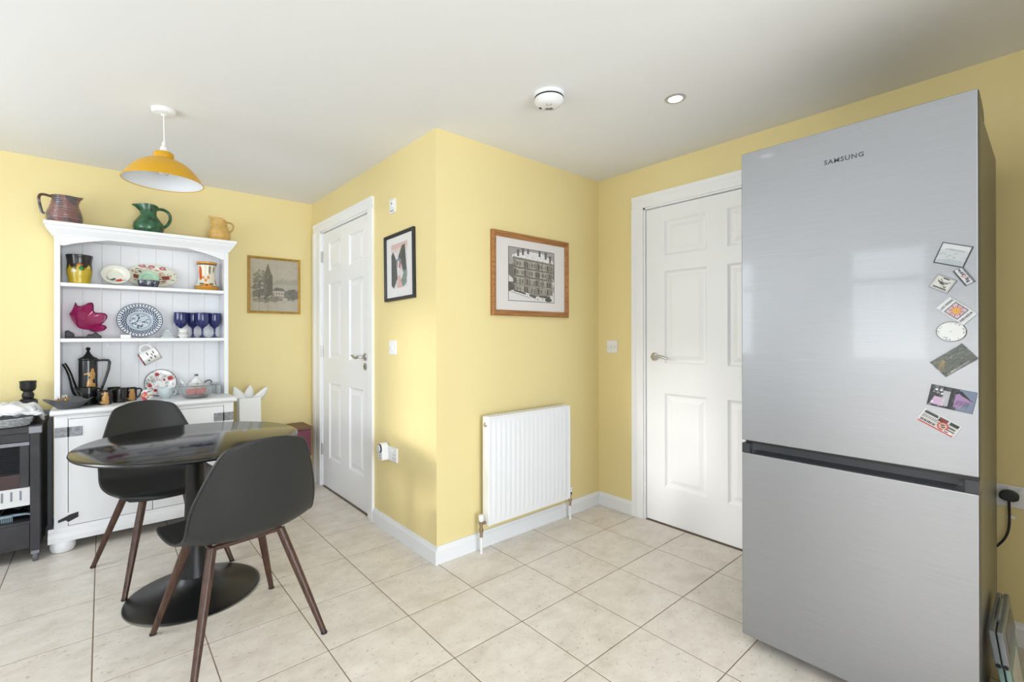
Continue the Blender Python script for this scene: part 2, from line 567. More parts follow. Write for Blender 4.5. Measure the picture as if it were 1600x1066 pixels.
# left wall with two windows, rear wall with glazed garden doors (behind the camera)
W = [(.66, 1.29, .93, 2.05), (2.1, 3.3, .93, 2.05)]
mb = MB()
PD = (-1.5, .2, .0, 2.07)  # unseen patio opening, invented to bring in extra daylight
mb.box(XL - T, XL, YR, PD[0], -.003, HZ).box(XL - T, XL, PD[1], W[0][0], -.003, HZ).box(XL - T, XL, PD[0], PD[1], PD[3], HZ).box(XL - T, XL, W[0][1], W[1][0], -.003, HZ).box(XL - T, XL, W[1][1], YA, -.003, HZ)
for (a, b, z0, z1) in W:
    mb.box(XL - T, XL, a, b, -.003, z0).box(XL - T, XL, a, b, z1, HZ)
struct(mb.build('wall_left', M['whitewall']))
gx0, gx1, gz1 = -.7, 1.6, 2.08
struct(MB().box(XL - T, gx0, YR - T, YR, -.003, HZ).box(gx1, XD + T, YR - T, YR, -.003, HZ)
       .box(gx0, gx1, YR - T, YR, gz1, HZ).build('wall_rear', M['whitewall']))


struct(MB().box(1.55, XD, -.55, -.45, -.003, HZ).build('wall_added_shade', M['wall']))     # unseen wall added to keep rear daylight off the fridge corner


def window(name, make, w, h, cols, transom=None):
    """frame in local x/z (0..w, 0..h), y = depth"""
    r = struct(thing(name, None, None))
    f = .05
    fr = MB().box(0, w, -.03, .03, 0, f).box(0, w, -.03, .03, h - f, h).box(0, f, -.03, .03, f, h - f).box(w - f, w, -.03, .03, f, h - f)
    for k in range(1, cols):
        x = w * k / cols; fr.box(x - f / 2, x + f / 2, -.03, .03, f, h - f)
    if transom: fr.box(f, w - f, -.028, .028, transom - f / 2, transom + f / 2)
    fr.build('window_frame', M['white'], r, bevel=.004)
    for k in range(cols):
        a = w * k / cols + f / 2 + (f / 2 if k == 0 else 0); b = w * (k + 1) / cols - f / 2 - (f / 2 if k == cols - 1 else 0)
        zs = [(f, h - f)] if not transom else [(f, transom - f / 2), (transom + f / 2, h - f)]
        for z0, z1 in zs:
            boxo('pane', a, b, -.003, .003, z0, z1, M['windowglass'], r)
    make(r)
    return r


def mk1(r): r.location = (XL - .06, W[0][1], W[0][2]); r.rotation_euler = (0, 0, -PI / 2)
def mk2(r): r.location = (XL - .06, W[1][1], W[1][2]); r.rotation_euler = (0, 0, -PI / 2)
def mk3(r): r.location = (gx0, YR - .06, 0)
window('window_1', mk1, .63, 1.12, 1, .78)
window('window_2', mk2, 1.2, 1.12, 2, .78)
def mk4(r): r.location = (XL - .06, PD[1], 0); r.rotation_euler = (0, 0, -PI / 2)
window('window_added', mk4, PD[1] - PD[0], PD[3], 2)  # glazing of the added patio opening
window('window_3', mk3, gx1 - gx0, gz1, 3)
for k, (a, b, z0, z1) in enumerate(W):
    struct(boxo('trim_%d' % (k + 3), XL - T, XL + .05, a - .03, b + .03, z0 - .025, z0, M['white'], bevel=.004))

# skirting boards
SKH = .09


def skirting(name, runs):
    """runs: list of (axis, fixed, a, b, dirn)"""
    mb = MB()
    for ax, fx_, a, b, sg in runs:
        prof = [(0, 0), (.016, 0), (.016, SKH - .022), (.010, SKH - .012), (.007, SKH), (0, SKH)]
        poly = [(fx_ + sg * t, z) for t, z in prof]
        if ax == 'x': mb.prism(poly, a, b, 'yz')
        else: mb.prism(poly, a, b, 'xz')
    return struct(mb.build(name, M['skirt']))


skirting('baseboard_back', [('x', YA, XL, XB, -1)])
skirting('baseboard_door', [('y', XB, YC - .016, 2.827, -1), ('y', XB, 3.938, YA - .016, -1)])
skirting('baseboard_radiator', [('x', YC, XB, XD, -1)])
skirting('baseboard_right', [('y', XD, 1.806, YC - .016, -1), ('y', XD, -.45, .68, -1)])
skirting('baseboard_left', [('y', XL, YR, PD[0], 1), ('y', XL, PD[1], YA - .016, 1)])
skirting('baseboard_rear', [('x', YR, XL, gx0, 1), ('x', YR, gx1, XD, 1)])


def architrave(name, X, a, b, oa, ob, top):
    """door casing on a wall facing -x: opening a..b (y), outer oa..ob"""
    mb = MB()

    def leg(y0, y1, sgn):
        w = y1 - y0
        o, i = (y1, y0) if sgn > 0 else (y0, y1)     # outer / inner
        s = 1 if sgn > 0 else -1
        poly = [(X, o), (X - .018, o), (X - .018, o - s * w * .30), (X - .012, o - s * w * .42), (X - .012, i + s * .012), (X - .008, i), (X, i)]
        mb.prism(poly, 0, DH, 'xy')
    leg(oa, a, -1); leg(b, ob, 1)
    w = top - DH
    prof = [(X, top), (X - .018, top), (X - .018, top - w * .3), (X - .012, top - w * .42), (X - .012, DH + .012), (X - .008, DH), (X, DH)]
    mb.prism(prof, oa, ob, 'xz')
    # jamb lining
    mb.box(X, X + T, a, a + .012, 0, DH).box(X, X + T, b - .012, b, 0, DH).box(X, X + T, a, b, DH - .012, DH)
    return struct(mb.build(name, M['white'], smooth=False))


architrave('trim_1', XB, D1a, D1b, 2.827, 3.938, 2.105)
architrave('trim_2', XD, D2a, D2b, .68, 1.806, 2.115)


def panel_door(name, X, ya, yb, h, cols, rows, rec=.012):
    """six panel door in a wall facing -x. local x = towards -y from yb"""
    r = struct(thing(name, None, None, (X + rec, yb, .008), -PI / 2))
    w = yb - ya; t = .036
    xs = sorted(set([0, w] + [c for p in cols for c in p])); zs = sorted(set([0, h] + [c for p in rows for c in p]))
    mb = MB()
    for i in range(len(xs) - 1):
        for j in range(len(zs) - 1):
            ispan = any(abs(xs[i] - p[0]) < 1e-6 for p in cols) and any(abs(zs[j] - p[0]) < 1e-6 for p in rows)
            if not ispan: mb.box(xs[i], xs[i + 1], 0, t, zs[j], zs[j + 1])
    me = mb.build('leaf', M['white'], r)
    bm = bmesh.new(); bm.from_mesh(me.data)
    # drop the inner walls between neighbouring boxes
    bmesh.ops.remove_doubles(bm, verts=bm.verts, dist=1e-5)
    dup = {}
    for f in bm.faces:
        key = tuple(sorted(v.index for v in f.verts)); dup.setdefault(key, []).append(f)
    bmesh.ops.delete(bm, geom=[f for fs in dup.values() if len(fs) > 1 for f in fs], context='FACES')
    bm.to_mesh(me.data); bm.free()
    for (x0, x1) in cols:
        for (z0, z1) in rows:
            vs = []; fs = []
            loops = [(-.0005, .0), (.007, .007), (.014, .011), (.026, .011), (.05, .003)]
            for (o, d) in loops:
                vs += [(x0 + o, d, z0 + o), (x1 - o, d, z0 + o), (x1 - o, d, z1 - o), (x0 + o, d, z1 - o)]
            for k in range(len(loops) - 1):
                for q in range(4):
                    fs.append((k * 4 + q, k * 4 + (q + 1) % 4, k * 4 + 4 + (q + 1) % 4, k * 4 + 4 + q))
            n = len(vs); fs.append((n - 4, n - 3, n - 2, n - 1))
            back = [(x0 - .0005, t - .004, z0 - .0005), (x1 + .0005, t - .004, z0), (x1, t - .004, z1), (x0, t - .004, z1)]
            vs += back; fs += [(n, n + 3, n + 2, n + 1)] + [(q, (q + 1) % 4, n + (q + 1) % 4, n + q) for q in range(4)]
            MB().add(vs, fs).build('panel', M['white'], r)
    return r


RW = [(.235, .825), (1.015, 1.60), (1.70, 1.92)]
d1 = panel_door('door_1', XB, D1a + .014, D1b - .014, 2.01, [(.125, .363), (.515, .755)], RW)
d2 = panel_door('door_2', XD, D2a + .014, D2b - .014, 2.01, [(.13, .40), (.52, .79)], RW)


def lever(parent, x, z, sgn, curve):
    """lever handle set: rose on the leaf, lever reaching to sgn*x"""
    h = MB().lathe([(0, 0), (.026, 0), (.026, -.006), (.022, -.009), (0, -.009)], 28, (x, 0, z), Matrix.Rotation(-PI / 2, 3, 'X')).build('handle', M['chrome'], parent, smooth=True)
    R = [(x, -.004, z), (x, -.035, z), (x + sgn * .006, -.046, z), (x + sgn * .02, -.05, z)]
    L = .115
    pts = R + [(x + sgn * (.02 + (L - .02) * t), -.05, z + curve * math.sin(t * PI * 1.5) * .008) for t in (.2, .4, .6, .8, 1.0)]
    MB().tube(pts, [.008, .008, .009, .009, .0085, .008, .008, .0075, .006], 12).build('lever', M['chrome'], h, smooth=True)
    return h


lever(d1, .79, 1.05, -1, -1)
e = MB().lathe([(0, 0), (.024, 0), (.024, -.006), (.02, -.008), (0, -.008)], 24, (.79, 0, .985), Matrix.Rotation(-PI / 2, 3, 'X')).build('escutcheon', M['chrome'], d1, smooth=True)
MB().box(.787, .793, -.0092, -.0078, .974, .99).cyl(.005, .0078, .0092, 12, (.79, 0, .99), Matrix.Rotation(PI / 2, 3, 'X')).build('keyhole', M['dark'], e)
lever(d2, .06, 1.055, 1, 1)
for z in (.24, 1.02, 1.78):
    MB().cyl(.007, 0, .09, 12, (-.004, -.008, z)).build('hinge', M['chrome'], d1, smooth=True)

# ================================================================== SMALL WALL FITTINGS


def plate_thing(name, label, cat, x, y, z, rz, w=.086, h=.086, group=None):
    r = thing(name, label, cat, (x, y, z), rz, group)
    boxo('plate', -w / 2, w / 2, -.009, .001, -h / 2, h / 2, M['plastic'], r, bevel=.003)
    return r


def rocker(r, x, z, w=.022, h=.03):
    MB().add([(x - w / 2, -.009, z - h / 2), (x + w / 2, -.009, z - h / 2), (x + w / 2, -.009, z + h / 2), (x - w / 2, -.009, z + h / 2),
              (x - w / 2, -.0155, z - h / 2), (x + w / 2, -.0155, z - h / 2), (x + w / 2, -.010, z + h / 2), (x - w / 2, -.010, z + h / 2)],
             [(4, 5, 6, 7), (0, 1, 5, 4), (1, 2, 6, 5), (2, 3, 7, 6), (3, 0, 4, 7), (0, 3, 2, 1)]).build('rocker', M['plastic'], r)


def screws(r, xs, z):
    for x in xs:
        MB().cyl(.0032, 0, .0012, 10, (x, -.009, z), Matrix.Rotation(PI / 2, 3, 'X')).build('screw', M['chrome'], r)


RB = -PI / 2
r = plate_thing('light_switch', 'white single light switch between door frame and black framed picture', 'switch', XB, 2.565, 1.13, RB)
rocker(r, 0, 0); screws(r, (-.032, .032), 0)
r = plate_thing('light_switch', 'white double light switch in the corner beside the radiator wall', 'switch', XD, 1.97, 1.123, RB)
rocker(r, -.013, 0); rocker(r, .013, 0); screws(r, (-.034, .034), 0)
r = plate_thing('heating_control', 'small white control plate high on the wall above black framed picture', 'control plate', XB, 2.566, 1.985, RB, .07, .086)
boxo('control_panel', -.02, .02, -.016, -.008, -.012, .03, M['plastic'], r, bevel=.003)
MB().cyl(.005, 0, .004, 12, (.012, -.016, .01), Matrix.Rotation(PI / 2, 3, 'X')).build('button', M['metalgrey'], r)
for k in range(4):
    boxo('mark', -.02 + k * .011, -.013 + k * .011, -.0097, -.009, -.033, -.027, M['inkdark'], r)


def pin_holes(r, x, z, y=-.0094):
    boxo('socket_slot', x - .002, x + .002, y, -.008, z + .006, z + .014, M['dark'], r)
    for dx in (-.011, .011):
        boxo('socket_slot', x + dx - .0032, x + dx + .0032, y, -.008, z - .01, z - .0062, M['dark'], r)


r = plate_thing('double_socket', 'white double wall socket low down beside the white door frame', 'socket', XB, 2.585, .485, RB, .147)
pin_holes(r, .036, -.012); rocker(r, .014, .026, .012, .02); rocker(r, -.014, .026, .012, .02); screws(r, (-.06, .06), 0)
t = thing('plug_in_timer', 'white plug-in dial timer pushed into the low double socket', 'timer', (XB - .009, 2.64, .495), RB)
MB().prism([(x, z) for x, z in [(-.028, -.05), (.028, -.05), (.03, -.03), (.03, .02)] + [(.03 * math.cos(a), .022 + .03 * math.sin(a)) for a in np.linspace(0, PI, 12)] + [(-.03, -.03)]], -.045, 0, 'xz').build('body', M['plastic'], t, bevel=.004)
MB().lathe([(0, -.012), (.02, -.012), (.026, -.004), (.026, 0), (0, 0)], 36, (0, -.045, .02), Matrix.Rotation(-PI / 2, 3, 'X')).build('dial', M['offwhite'], t, smooth=True)
MB().lathe([(.0262, .0), (.0262, -.006), (.0245, -.008), (.0235, -.007), (.0235, 0)], 36, (0, -.045, .02), Matrix.Rotation(-PI / 2, 3, 'X')).build('dial_ring', M['dark'], t, smooth=True)
for dx, dz in ((0, -.024), (-.009, -.038), (.009, -.038)):
    boxo('socket_slot', dx - .0025, dx + .0025, -.0458, -.044, dz - .004, dz + .004, M['inkdark'], t)

# right-hand wall socket beside fridge with plug
r = plate_thing('double_socket', 'white double wall socket behind the steel fridge freezer', 'socket', XD, .09, .572, RB, .147)
screws(r, (-.06, .06), 0); rocker(r, .014, .028, .012, .018); rocker(r, -.014, .028, .012, .018); pin_holes(r, .036, -.01)
p = thing('mains_plug', 'black moulded mains plug and lead in the socket beside the fridge', 'plug', (XD - .009, .107, .578), RB)
MB().prism([(.027 * math.cos(a), .021 * math.sin(a)) for a in np.linspace(0, PI, 14)] + [(-.026, -.012), (-.012, -.02), (.012, -.02), (.026, -.012)], -.03, 0, 'xz').build('plug_body', M['black'], p, bevel=.004)
cord = MB().tube(bez((0, -.016, -.018), (0, -.016, -.12), (.012, -.012, -.16), (-.055, -.012, -.235), 20), .0042, 8).build('lead', M['black'], p, smooth=True)
boxo('lead_tag', -.006, .016, -.0168, -.016, -.088, -.075, M['white_paper'], p)

# ================================================================== RADIATOR
r = thing('radiator', 'white ribbed panel radiator on the yellow wall under the oak framed print', 'radiator', (1.965, 2.0, .148))
w2 = .335; hh = .597
nr = 17; vs = []; prof = []
pitch = (2 * w2 - .05) / nr
xs = [-w2 + .004]
pts = [(-w2, 0)]
for k in range(nr):
    x0 = -w2 + .025 + k * pitch
    for u, d in ((0, 0), (.16, -.0), (.34, -.008), (.66, -.008), (.84, -.0)):
        pts.append((x0 + u * pitch, d))
pts.append((w2, 0))
zs = [0, .03, .05, hh - .05, hh - .03, hh]
sc = [0, 0, 1, 1, 0, 0]
vs = []; fs = []
for z, s_ in zip(zs, sc):
    for (x, d) in pts: vs.append((x, .008 + d * s_ if s_ else .008, z))
n = len(pts)
for j in range(len(zs) - 1):
    for i in range(n - 1): fs.append((j * n + i, j * n + i + 1, (j + 1) * n + i + 1, (j + 1) * n + i))
MB().add(vs, fs).build('front_panel', M['rad'], r, smooth=True, ang=60)
MB().box(-w2, w2, .009, .014, 0, hh).box(-w2 + .004, w2 - .004, .045, .052, .01, hh - .01).build('back_panel', M['rad'], r)
for sx in (-1, 1):
    boxo('side_panel', sx * w2 - .004, sx * w2 + .004, -.001, .056, .0, hh + .006, M['rad'], r, bevel=.003)
top = MB().box(-w2, w2, -.001, .008, hh, hh + .006).box(-w2, w2, .05, .056, hh, hh + .006).build('top_rim', M['rad'], r)
for k in range(22):
    x = -w2 + .018 + k * (2 * w2 - .036) / 21
    boxo('top_slat', x - .009, x + .009, .008, .05, hh + .001, hh + .004, M['rad'], r)
bv = MB().lathe([(0, 0), (.013, 0), (.013, .004), (.009, .006), (.006, .006), (.006, .010), (0, .010)], 18, (-w2 - .003, .028, hh - .04), Matrix.Rotation(-PI / 2, 3, 'Y')).build('bleed_valve', M['chrome'], r, smooth=True)


def valve(sx, white):
    x = sx * (w2 + .034)
    v = MB().tube([(x, .03, -.058), (x, .03, .028)], .009, 12).tube([(x, .03, .045 - .03), (sx * w2, .03, .045 - .03)], .0085, 12) \
        .lathe([(0, .0), (.013, 0), (.013, .016), (0, .016)], 6, (x, .03, -.03)).lathe([(0, 0), (.014, 0), (.014, .014), (0, .014)], 6, (x, .03, .012)).build('valve', M['brass'], r, smooth=True)
    MB().lathe([(0, .028), (.011, .028), (.014, .034), (.0145, .06), (.012, .064), (0, .065)], 16, (x, .03, 0)).build('valve_cap', M['plastic'] if white else M['plastic'], v, smooth=True)
    if not white: MB().lathe([(0, .02), (.0135, .02), (.0135, .032), (0, .032)], 16, (x, .03, 0)).build('valve_collar', M['dark'], v, smooth=True)
    MB().tube([(x, .03, -.05), (x, .03, -.148)], .0075, 10).build('pipe', M['rad'], v, smooth=True)


valve(-1, True); valve(1, False)
for bx in (-.235, .235): boxo('wall_bracket', bx - .015, bx + .015, .05, .091, .1, .5, M['rad'], r)

# ================================================================== PICTURES


def picture(name, label, loc, rz, w, h, fwid, depth, mframe, mmat, cv, img, tilt=0, steps=True):
    """img = (x0, z0) lower-left of printed sheet inside the frame, from centre"""
    r = thing(name, label, 'picture', loc, rz)
    r.rotation_euler = (0, tilt, rz)
    x, z = w / 2, h / 2
    prof = [(0, 0), (0, -depth * .75), (fwid * .2, -depth), (fwid * .45, -depth), (fwid * .55, -depth * .82), (fwid * .9, -depth * .62), (fwid, -depth * .5), (fwid, 0)]
    vs = []; fs = []
    for (o, d) in prof: vs += [(-x + o, d, -z + o), (x - o, d, -z + o), (x - o, d, z - o), (-x + o, d, z - o)]
    k = len(prof)
    for j in range(k - 1):
        for q in range(4): fs.append((j * 4 + q, j * 4 + (q + 1) % 4, j * 4 + 4 + (q + 1) % 4, j * 4 + 4 + q))
    MB().add(vs, fs).build('frame', mframe, r)
    boxo('backing', -x + fwid * .5, x - fwid * .5, -depth * .3, -.0005, -z + fwid * .5, z - fwid * .5, M['inkdark'], r)
    if mmat: boxo('mount', -x + fwid * .9, x - fwid * .9, -depth * .36, -depth * .3, -z + fwid * .9, z - fwid * .9, mmat, r)
    cv.mesh('print', M['print'], r, (img[0], -depth * .36 - .0006, img[1]))
    boxo('glass', -x + fwid * .9, x - fwid * .9, -depth * .46, -depth * .44, -z + fwid * .9, z - fwid * .9, M['glasspane'], r)
    return r


# --- etching of a spired church above a lake (gold frame, back wall)
w, h = .355, .41
cv = Canvas(1, 1.15, 190, C(178, 168, 148))
V = cv.V; U = cv.U
for k in range(26):       # soft sky strokes
    y = .75 + rng.random() * .38; cv.line((0, y), (1, y + .05 * rng.normal()), .008, C(186, 178, 158), .5)
cv.poly([(.3, .60), (.5, .66), (.66, .74), (.8, .70), (1, .74), (1, .5), (.3, .5)], C(158, 150, 132))
cv.poly([(.4, .56), (.62, .62), (1, .6), (1, .48), (.4, .48)], C(170, 162, 144))
cv.poly([(.42, .42), (1, .46), (1, .3), (.42, .3)], C(150, 142, 124))
def foliage(cx, cy, rx, ry, n, dark, sz=.028):
    for _ in range(n):
        a = rng.random() * 2 * PI; q = math.sqrt(rng.random())
        v = .75 + .5 * rng.random()
        cv.ell(cx + rx * q * math.cos(a), cy + ry * q * math.sin(a), sz * (.5 + rng.random()), sz * (.4 + .7 * rng.random()), tuple(min(1, c * v) for c in dark), .75)
foliage(.2, .74, .12, .18, 70, C(112, 108, 92)); foliage(.16, .52, .12, .2, 60, C(98, 94, 82)); foliage(.26, .34, .2, .14, 120, C(92, 88, 76))
cv.poly([(.26, .36), (.26, .80), (.30, .84), (.36, 1.06), (.42, .84), (.46, .80), (.46, .36)], C(104, 98, 86))
cv.poly([(.38, .36), (.38, .84), (.36, 1.06), (.42, .84), (.46, .80), (.46, .36)], C(82, 77, 68))
cv.poly([(.28, .80), (.36, 1.06), (.44, .80)], C(86, 82, 72))
for z in (.74, .62): cv.rect(.31, .34, z, z + .05, C(60, 57, 50)); cv.rect(.40, .425, z, z + .05, C(54, 51, 45))
cv.poly([(.44, .46), (.52, .54), (.68, .52), (.74, .45)], C(96, 90, 80)); cv.rect(.50, .74, .34, .46, C(188, 178, 158))
for q in range(4): cv.rect(.53 + q * .052, .555 + q * .052, .38, .42, C(96, 92, 82))
foliage(.86, .38, .14, .13, 120, C(86, 84, 74)); foliage(.5, .27, .16, .05, 60, C(120, 114, 98)); foliage(.2, .24, .14, .05, 50, C(130, 124, 106))
for k in range(70):
    x = rng.random(); y = .15 + .28 * rng.random(); cv.line((x, y), (x + .06 * rng.normal(), y + .02), .006, C(96, 90, 78), .6)
cv.poly([(0, 0), (1, 0), (1, .2), (.5, .17), (0, .22)], C(176, 167, 147), .8)
cv.px = cv.px * .88 + .12 * np.array(C(190, 180, 160)); cv.speck(U > -1, .12, 2)
cv.U *= w; cv.V *= h / 1.15
picture('framed_etching', 'grey etching of a church spire in thin gold frame on the back wall', (1.05, YA, 1.60), 0, .39, .445, .018, .018, M['goldframe'], None, cv, (-w / 2, -h / 2))
bpy.data.objects['framed_etching'].scale = (1, 1, 1)

# --- watercolour of dark sheds (black frame, door wall), hangs slightly crooked
cv = Canvas(.195, .265, 120, C(236, 232, 232))
U, V = cv.U, cv.V
cv.px[:] = np.array(C(226, 222, 224))
msk = V > .235; cv.put(msk, C(218, 190, 188)); cv.put((V > .215) & (V <= .235), C(224, 210, 208))
cv.poly([(0, .02), (0, .20), (.022, .222), (.062, .165), (.075, .06), (.03, .0)], C(84, 88, 88))
cv.poly([(.085, .185), (.13, .245), (.165, .25), (.19, .06), (.15, .08), (.12, .14)], C(86, 92, 92))
cv.poly([(.062, .168), (.09, .18), (.12, .165), (.12, .14), (.075, .12)], C(128, 148, 160))
cv.poly([(.078, .06), (.082, .16), (.10, .16), (.108, .06)], C(232, 226, 220))
cv.poly([(.092, .12), (.098, .165), (.112, .15), (.112, .11)], C(192, 92, 92))
cv.poly([(.07, .0), (.078, .07), (.10, .075), (.14, .02), (.13, 0)], C(222, 186, 182))
cv.poly([(.115, .04), (.16, .10), (.19, .09), (.18, .02), (.14, .0)], C(128, 146, 138))
for k in range(9): cv.line((.006 + k * .007, .02), (.008 + k * .006, .2 - k * .004), .0016, C(58, 62, 62), .8)
for k in range(8): cv.line((.125 + k * .008, .1), (.128 + k * .006, .23), .0016, C(54, 60, 60), .8)
cv.line((.062, .168), (.075, .05), .002, C(40, 42, 42)); cv.line((.085, .185), (.16, .06), .002, C(40, 42, 42)); cv.line((.1, .06), (.108, .12), .0025, C(120, 40, 44))
cv.speck(U > -1, .10, 2)
picture('framed_watercolour', 'watercolour of dark sheds with pink sky in narrow black frame', (XB, 2.478, 1.612), RB, .355, .40, .02, .02, M['blackframe'], M['paperW'], cv, (-.0975, -.1275), tilt=math.radians(-1.3))

# --- etching of a snowy tenement (oak frame, radiator wall)
cv = Canvas(1.0, .93, 260, C(176, 168, 164))
U, V = cv.U, cv.V
cv.put(V > .6, C(170, 161, 160)); cv.put(V < .2, C(226, 222, 220))
cv.poly([(0, .62), (.12, .64), (.12, .2), (0, .2)], C(112, 106, 100)); cv.poly([(0, .45), (.1, .38), (.1, .33), (0, .33)], C(220, 216, 213))
cv.poly([(0, .32), (.1, .3), (.14, .2), (0, .16)], C(92, 88, 84))
cv.poly([(.08, .80), (.36, .88), (.74, .88), (.97, .76), (.97, .72), (.08, .76)], C(232, 229, 228))
cv.poly([(.88, .74), (1, .7), (1, .42), (.88, .5)], C(120, 114, 108)); cv.poly([(.9, .5), (1, .38), (1, .28), (.92, .4)], C(222, 218, 216))
wallc = C(150, 142, 128)
cv.poly([(.10, .77), (.97, .72), (.95, .14), (.62, .10), (.12, .22)], wallc)
for (x, y) in ((.2, .83), (.3, .86), (.41, .89), (.66, .87), (.8, .84), (.9, .79)):
    cv.rect(x - .022, x + .022, y - .05, y + .06, C(96, 90, 88)); cv.rect(x - .03, x + .03, y + .05, y + .065, C(70, 66, 66))
for k, y in enumerate((.61, .46, .31, .19)):
    d = .045
    for q in range(17):
        x = .125 + q * .05
        yy = y - (x - .1) * d - (.02 if k == 3 else 0)
        bay = (q % 5) in (1, 2, 3)
        cv.rect(x, x + .034, yy, yy + .10, C(205, 200, 188) if bay else C(92, 87, 80))
        cv.rect(x + .006, x + .028, yy + .012, yy + .09, C(88, 84, 78) if (q * 7 + k) % 3 else C(160, 154, 142))
        cv.rect(x, x + .034, yy + .048, yy + .053, C(60, 57, 54))
    cv.line((.1, y + .125), (.97, y + .125 - .9 * d), .012, C(104, 98, 90)); cv.line((.1, y + .11), (.97, y + .11 - .9 * d), .006, C(206, 200, 190))
    cv.line((.1, y - .012), (.97, y - .012 - .9 * d), .007, C(90, 84, 78))
for x in (.12, .36, .44, .62, .72, .93): cv.line((x, .76 - x * .03), (x, .16), .012, C(96, 90, 82), .8)
cv.poly([(.12, .2), (.36, .15), (.36, .12), (.12, .17)], C(80, 76, 72)); cv.poly([(.44, .14), (.6, .11), (.56, .06), (.44, .1)], C(96, 92, 88)); cv.poly([(.64, .12), (.9, .12), (.9, .07), (.66, .09)], C(88, 84, 80))
cv.line((0, .17), (.45, .07), .01, C(160, 156, 152)); cv.ell(.86, .05, .08, .035, C(74, 72, 68)); cv.ell(.62, .05, .012, .012, C(60, 58, 56)); cv.ell(.73, .06, .01, .012, C(60, 58, 56))
cv.speck((V > .1), .30, 2); cv.speck(V <= .1, .05, 2)
cv.put((U < .008) | (U > .992) | (V < .008) | (V > .922), C(70, 66, 62))
pw, ph = .40, .325
cv.U *= pw; cv.V *= ph / .93
picture('framed_print', 'etching of a snowy tenement building in an oak frame above the radiator', (2.043, YC, 1.568), 0, .66, .498, .034, .026, M['oakx'], M['paper'], cv, (-pw / 2, -ph / 2 + .004))

# ================================================================== CEILING FITTINGS
t = thing('pendant_lamp', 'mustard yellow dome pendant lamp hanging on a white cord over table', 'lamp', (.228, 2.778, 1.95))
MB().lathe([(0, .35), (.05, .35), (.05, .338), (.044, .33), (.012, .325), (.008, .318), (0, .318)], 32).build('ceiling_rose', M['plastic'], t, smooth=True)
MB().tube([(0, 0, .325), (.001, 0, .25), (.003, 0, .175)], .0028, 8).build('cord', M['plastic'], t, smooth=True)
MB().lathe([(0, .195), (.006, .193), (.009, .182), (.006, .176), (.013, .170), (.017, .15), (.017, .138), (0, .138)], 20).build('lamp_holder', M['porcelain'], t, smooth=True)
shade_prof = [(.014, .142), (.036, .142), (.041, .137), (.042, .120), (.040, .112), (.048, .107), (.072, .100), (.1, .084), (.127, .058), (.148, .03), (.160, .008), (.165, 0)]
MB().lathe(shade_prof, 56).build('shade', M['ochre'], t, smooth=True, ang=60)
inner = [(r_ - .002 if r_ < .164 else r_, z - .003 if z > 0 else z) for r_, z in shade_prof[4:]]
MB().lathe(inner, 56).build('shade_lining', M['lining'], t, smooth=True, ang=60)
MB().tube([(.165 * math.cos(a), .165 * math.sin(a), 0) for a in np.linspace(0, 2 * PI, 57)], .0022, 6, cap=False).build('shade_rim', M['ochre'], t, smooth=True)
MB().lathe([(0, .03), (.018, .035), (.028, .055), (.028, .07), (.016, .095), (.012, .12), (0, .12)], 20).build('bulb', M['bulb'], t, smooth=True)

t = thing('smoke_alarm', 'round white smoke alarm on the ceiling near the corner', 'smoke alarm', (1.556, 1.475, HZ)); t.scale = (1.06, 1.06, 1.06)
MB().lathe([(0, .001), (.066, .001), (.066, -.012), (.062, -.015), (0, -.015)], 40).build('base', M['plastic'], t, smooth=True)
MB().lathe([(.0622, -.013), (.0618, -.021), (.0, -.021)], 40).build('gap_ring', M['dark'], t, smooth=True)
MB().lathe([(0, -.020), (.0615, -.020), (.0625, -.03), (.052, -.044), (.03, -.05), (0, -.05)], 40).build('cover', M['plastic'], t, smooth=True)
av = Vector((.0, 0, 0)) - Vector((1.56, 1.475, 0)); aa = math.atan2(av.y, av.x)
for k in range(7):
    a = aa + PI + (k - 3) * .2
    q = Matrix.Rotation(a, 3, 'Z')
    MB().box(.016, .032, -.0013, .0013, -.0508, -.0485, q).build('sounder_slot', M['inkdark'], t)
for k in range(3):
    MB().box(.036, .046, -.001, .001, -.0492, -.046, Matrix.Rotation(aa - 1.9 - .12 * k, 3, 'Z')).build('vent_slot', M['inkdark'], t)
q = Matrix.Rotation(aa, 3, 'Z')
MB().box(.012, .028, -.010, -.0088, -.0506, -.0495, q).box(.012, .028, .0088, .010, -.0506, -.0495, q).box(.0112, .0125, -.012, .012, -.0506, -.0495, q).build('test_mark', M['inkdark'], t)


def downlight(x, y, label, power, beam='downlight_beam'):
    t = thing('downlight', label, 'ceiling light', (x, y, HZ), 0, 'recessed ceiling downlights')
    MB().lathe([(.046, .001), (.046, -.003), (.042, -.005), (.031, -.004), (.030, .001)], 36).build('bezel', M['chrome'], t, smooth=True)
    MB().lathe([(0, -.0015), (.030, -.0015), (.0305, .0)], 28).build('lens', M['lamp'], t, smooth=True)
    d = bpy.data.lights.new(beam, 'SPOT'); d.energy = power; d.spot_size = math.radians(130); d.spot_blend = .8
    d.shadow_soft_size = .03; d.color = (1.0, .985, .96)
    o = bpy.data.objects.new(beam, d); COL.objects.link(o); o.parent = t; o.location = (0, 0, -.012)


DLP = 6
downlight(2.03, 1.122, 'lit recessed round downlight in the ceiling in front of the fridge', DLP)
downlight(.70, 1.122, 'lit recessed round downlight in the middle of the ceiling, nearest the table', DLP, 'downlight_beam_offscreen')

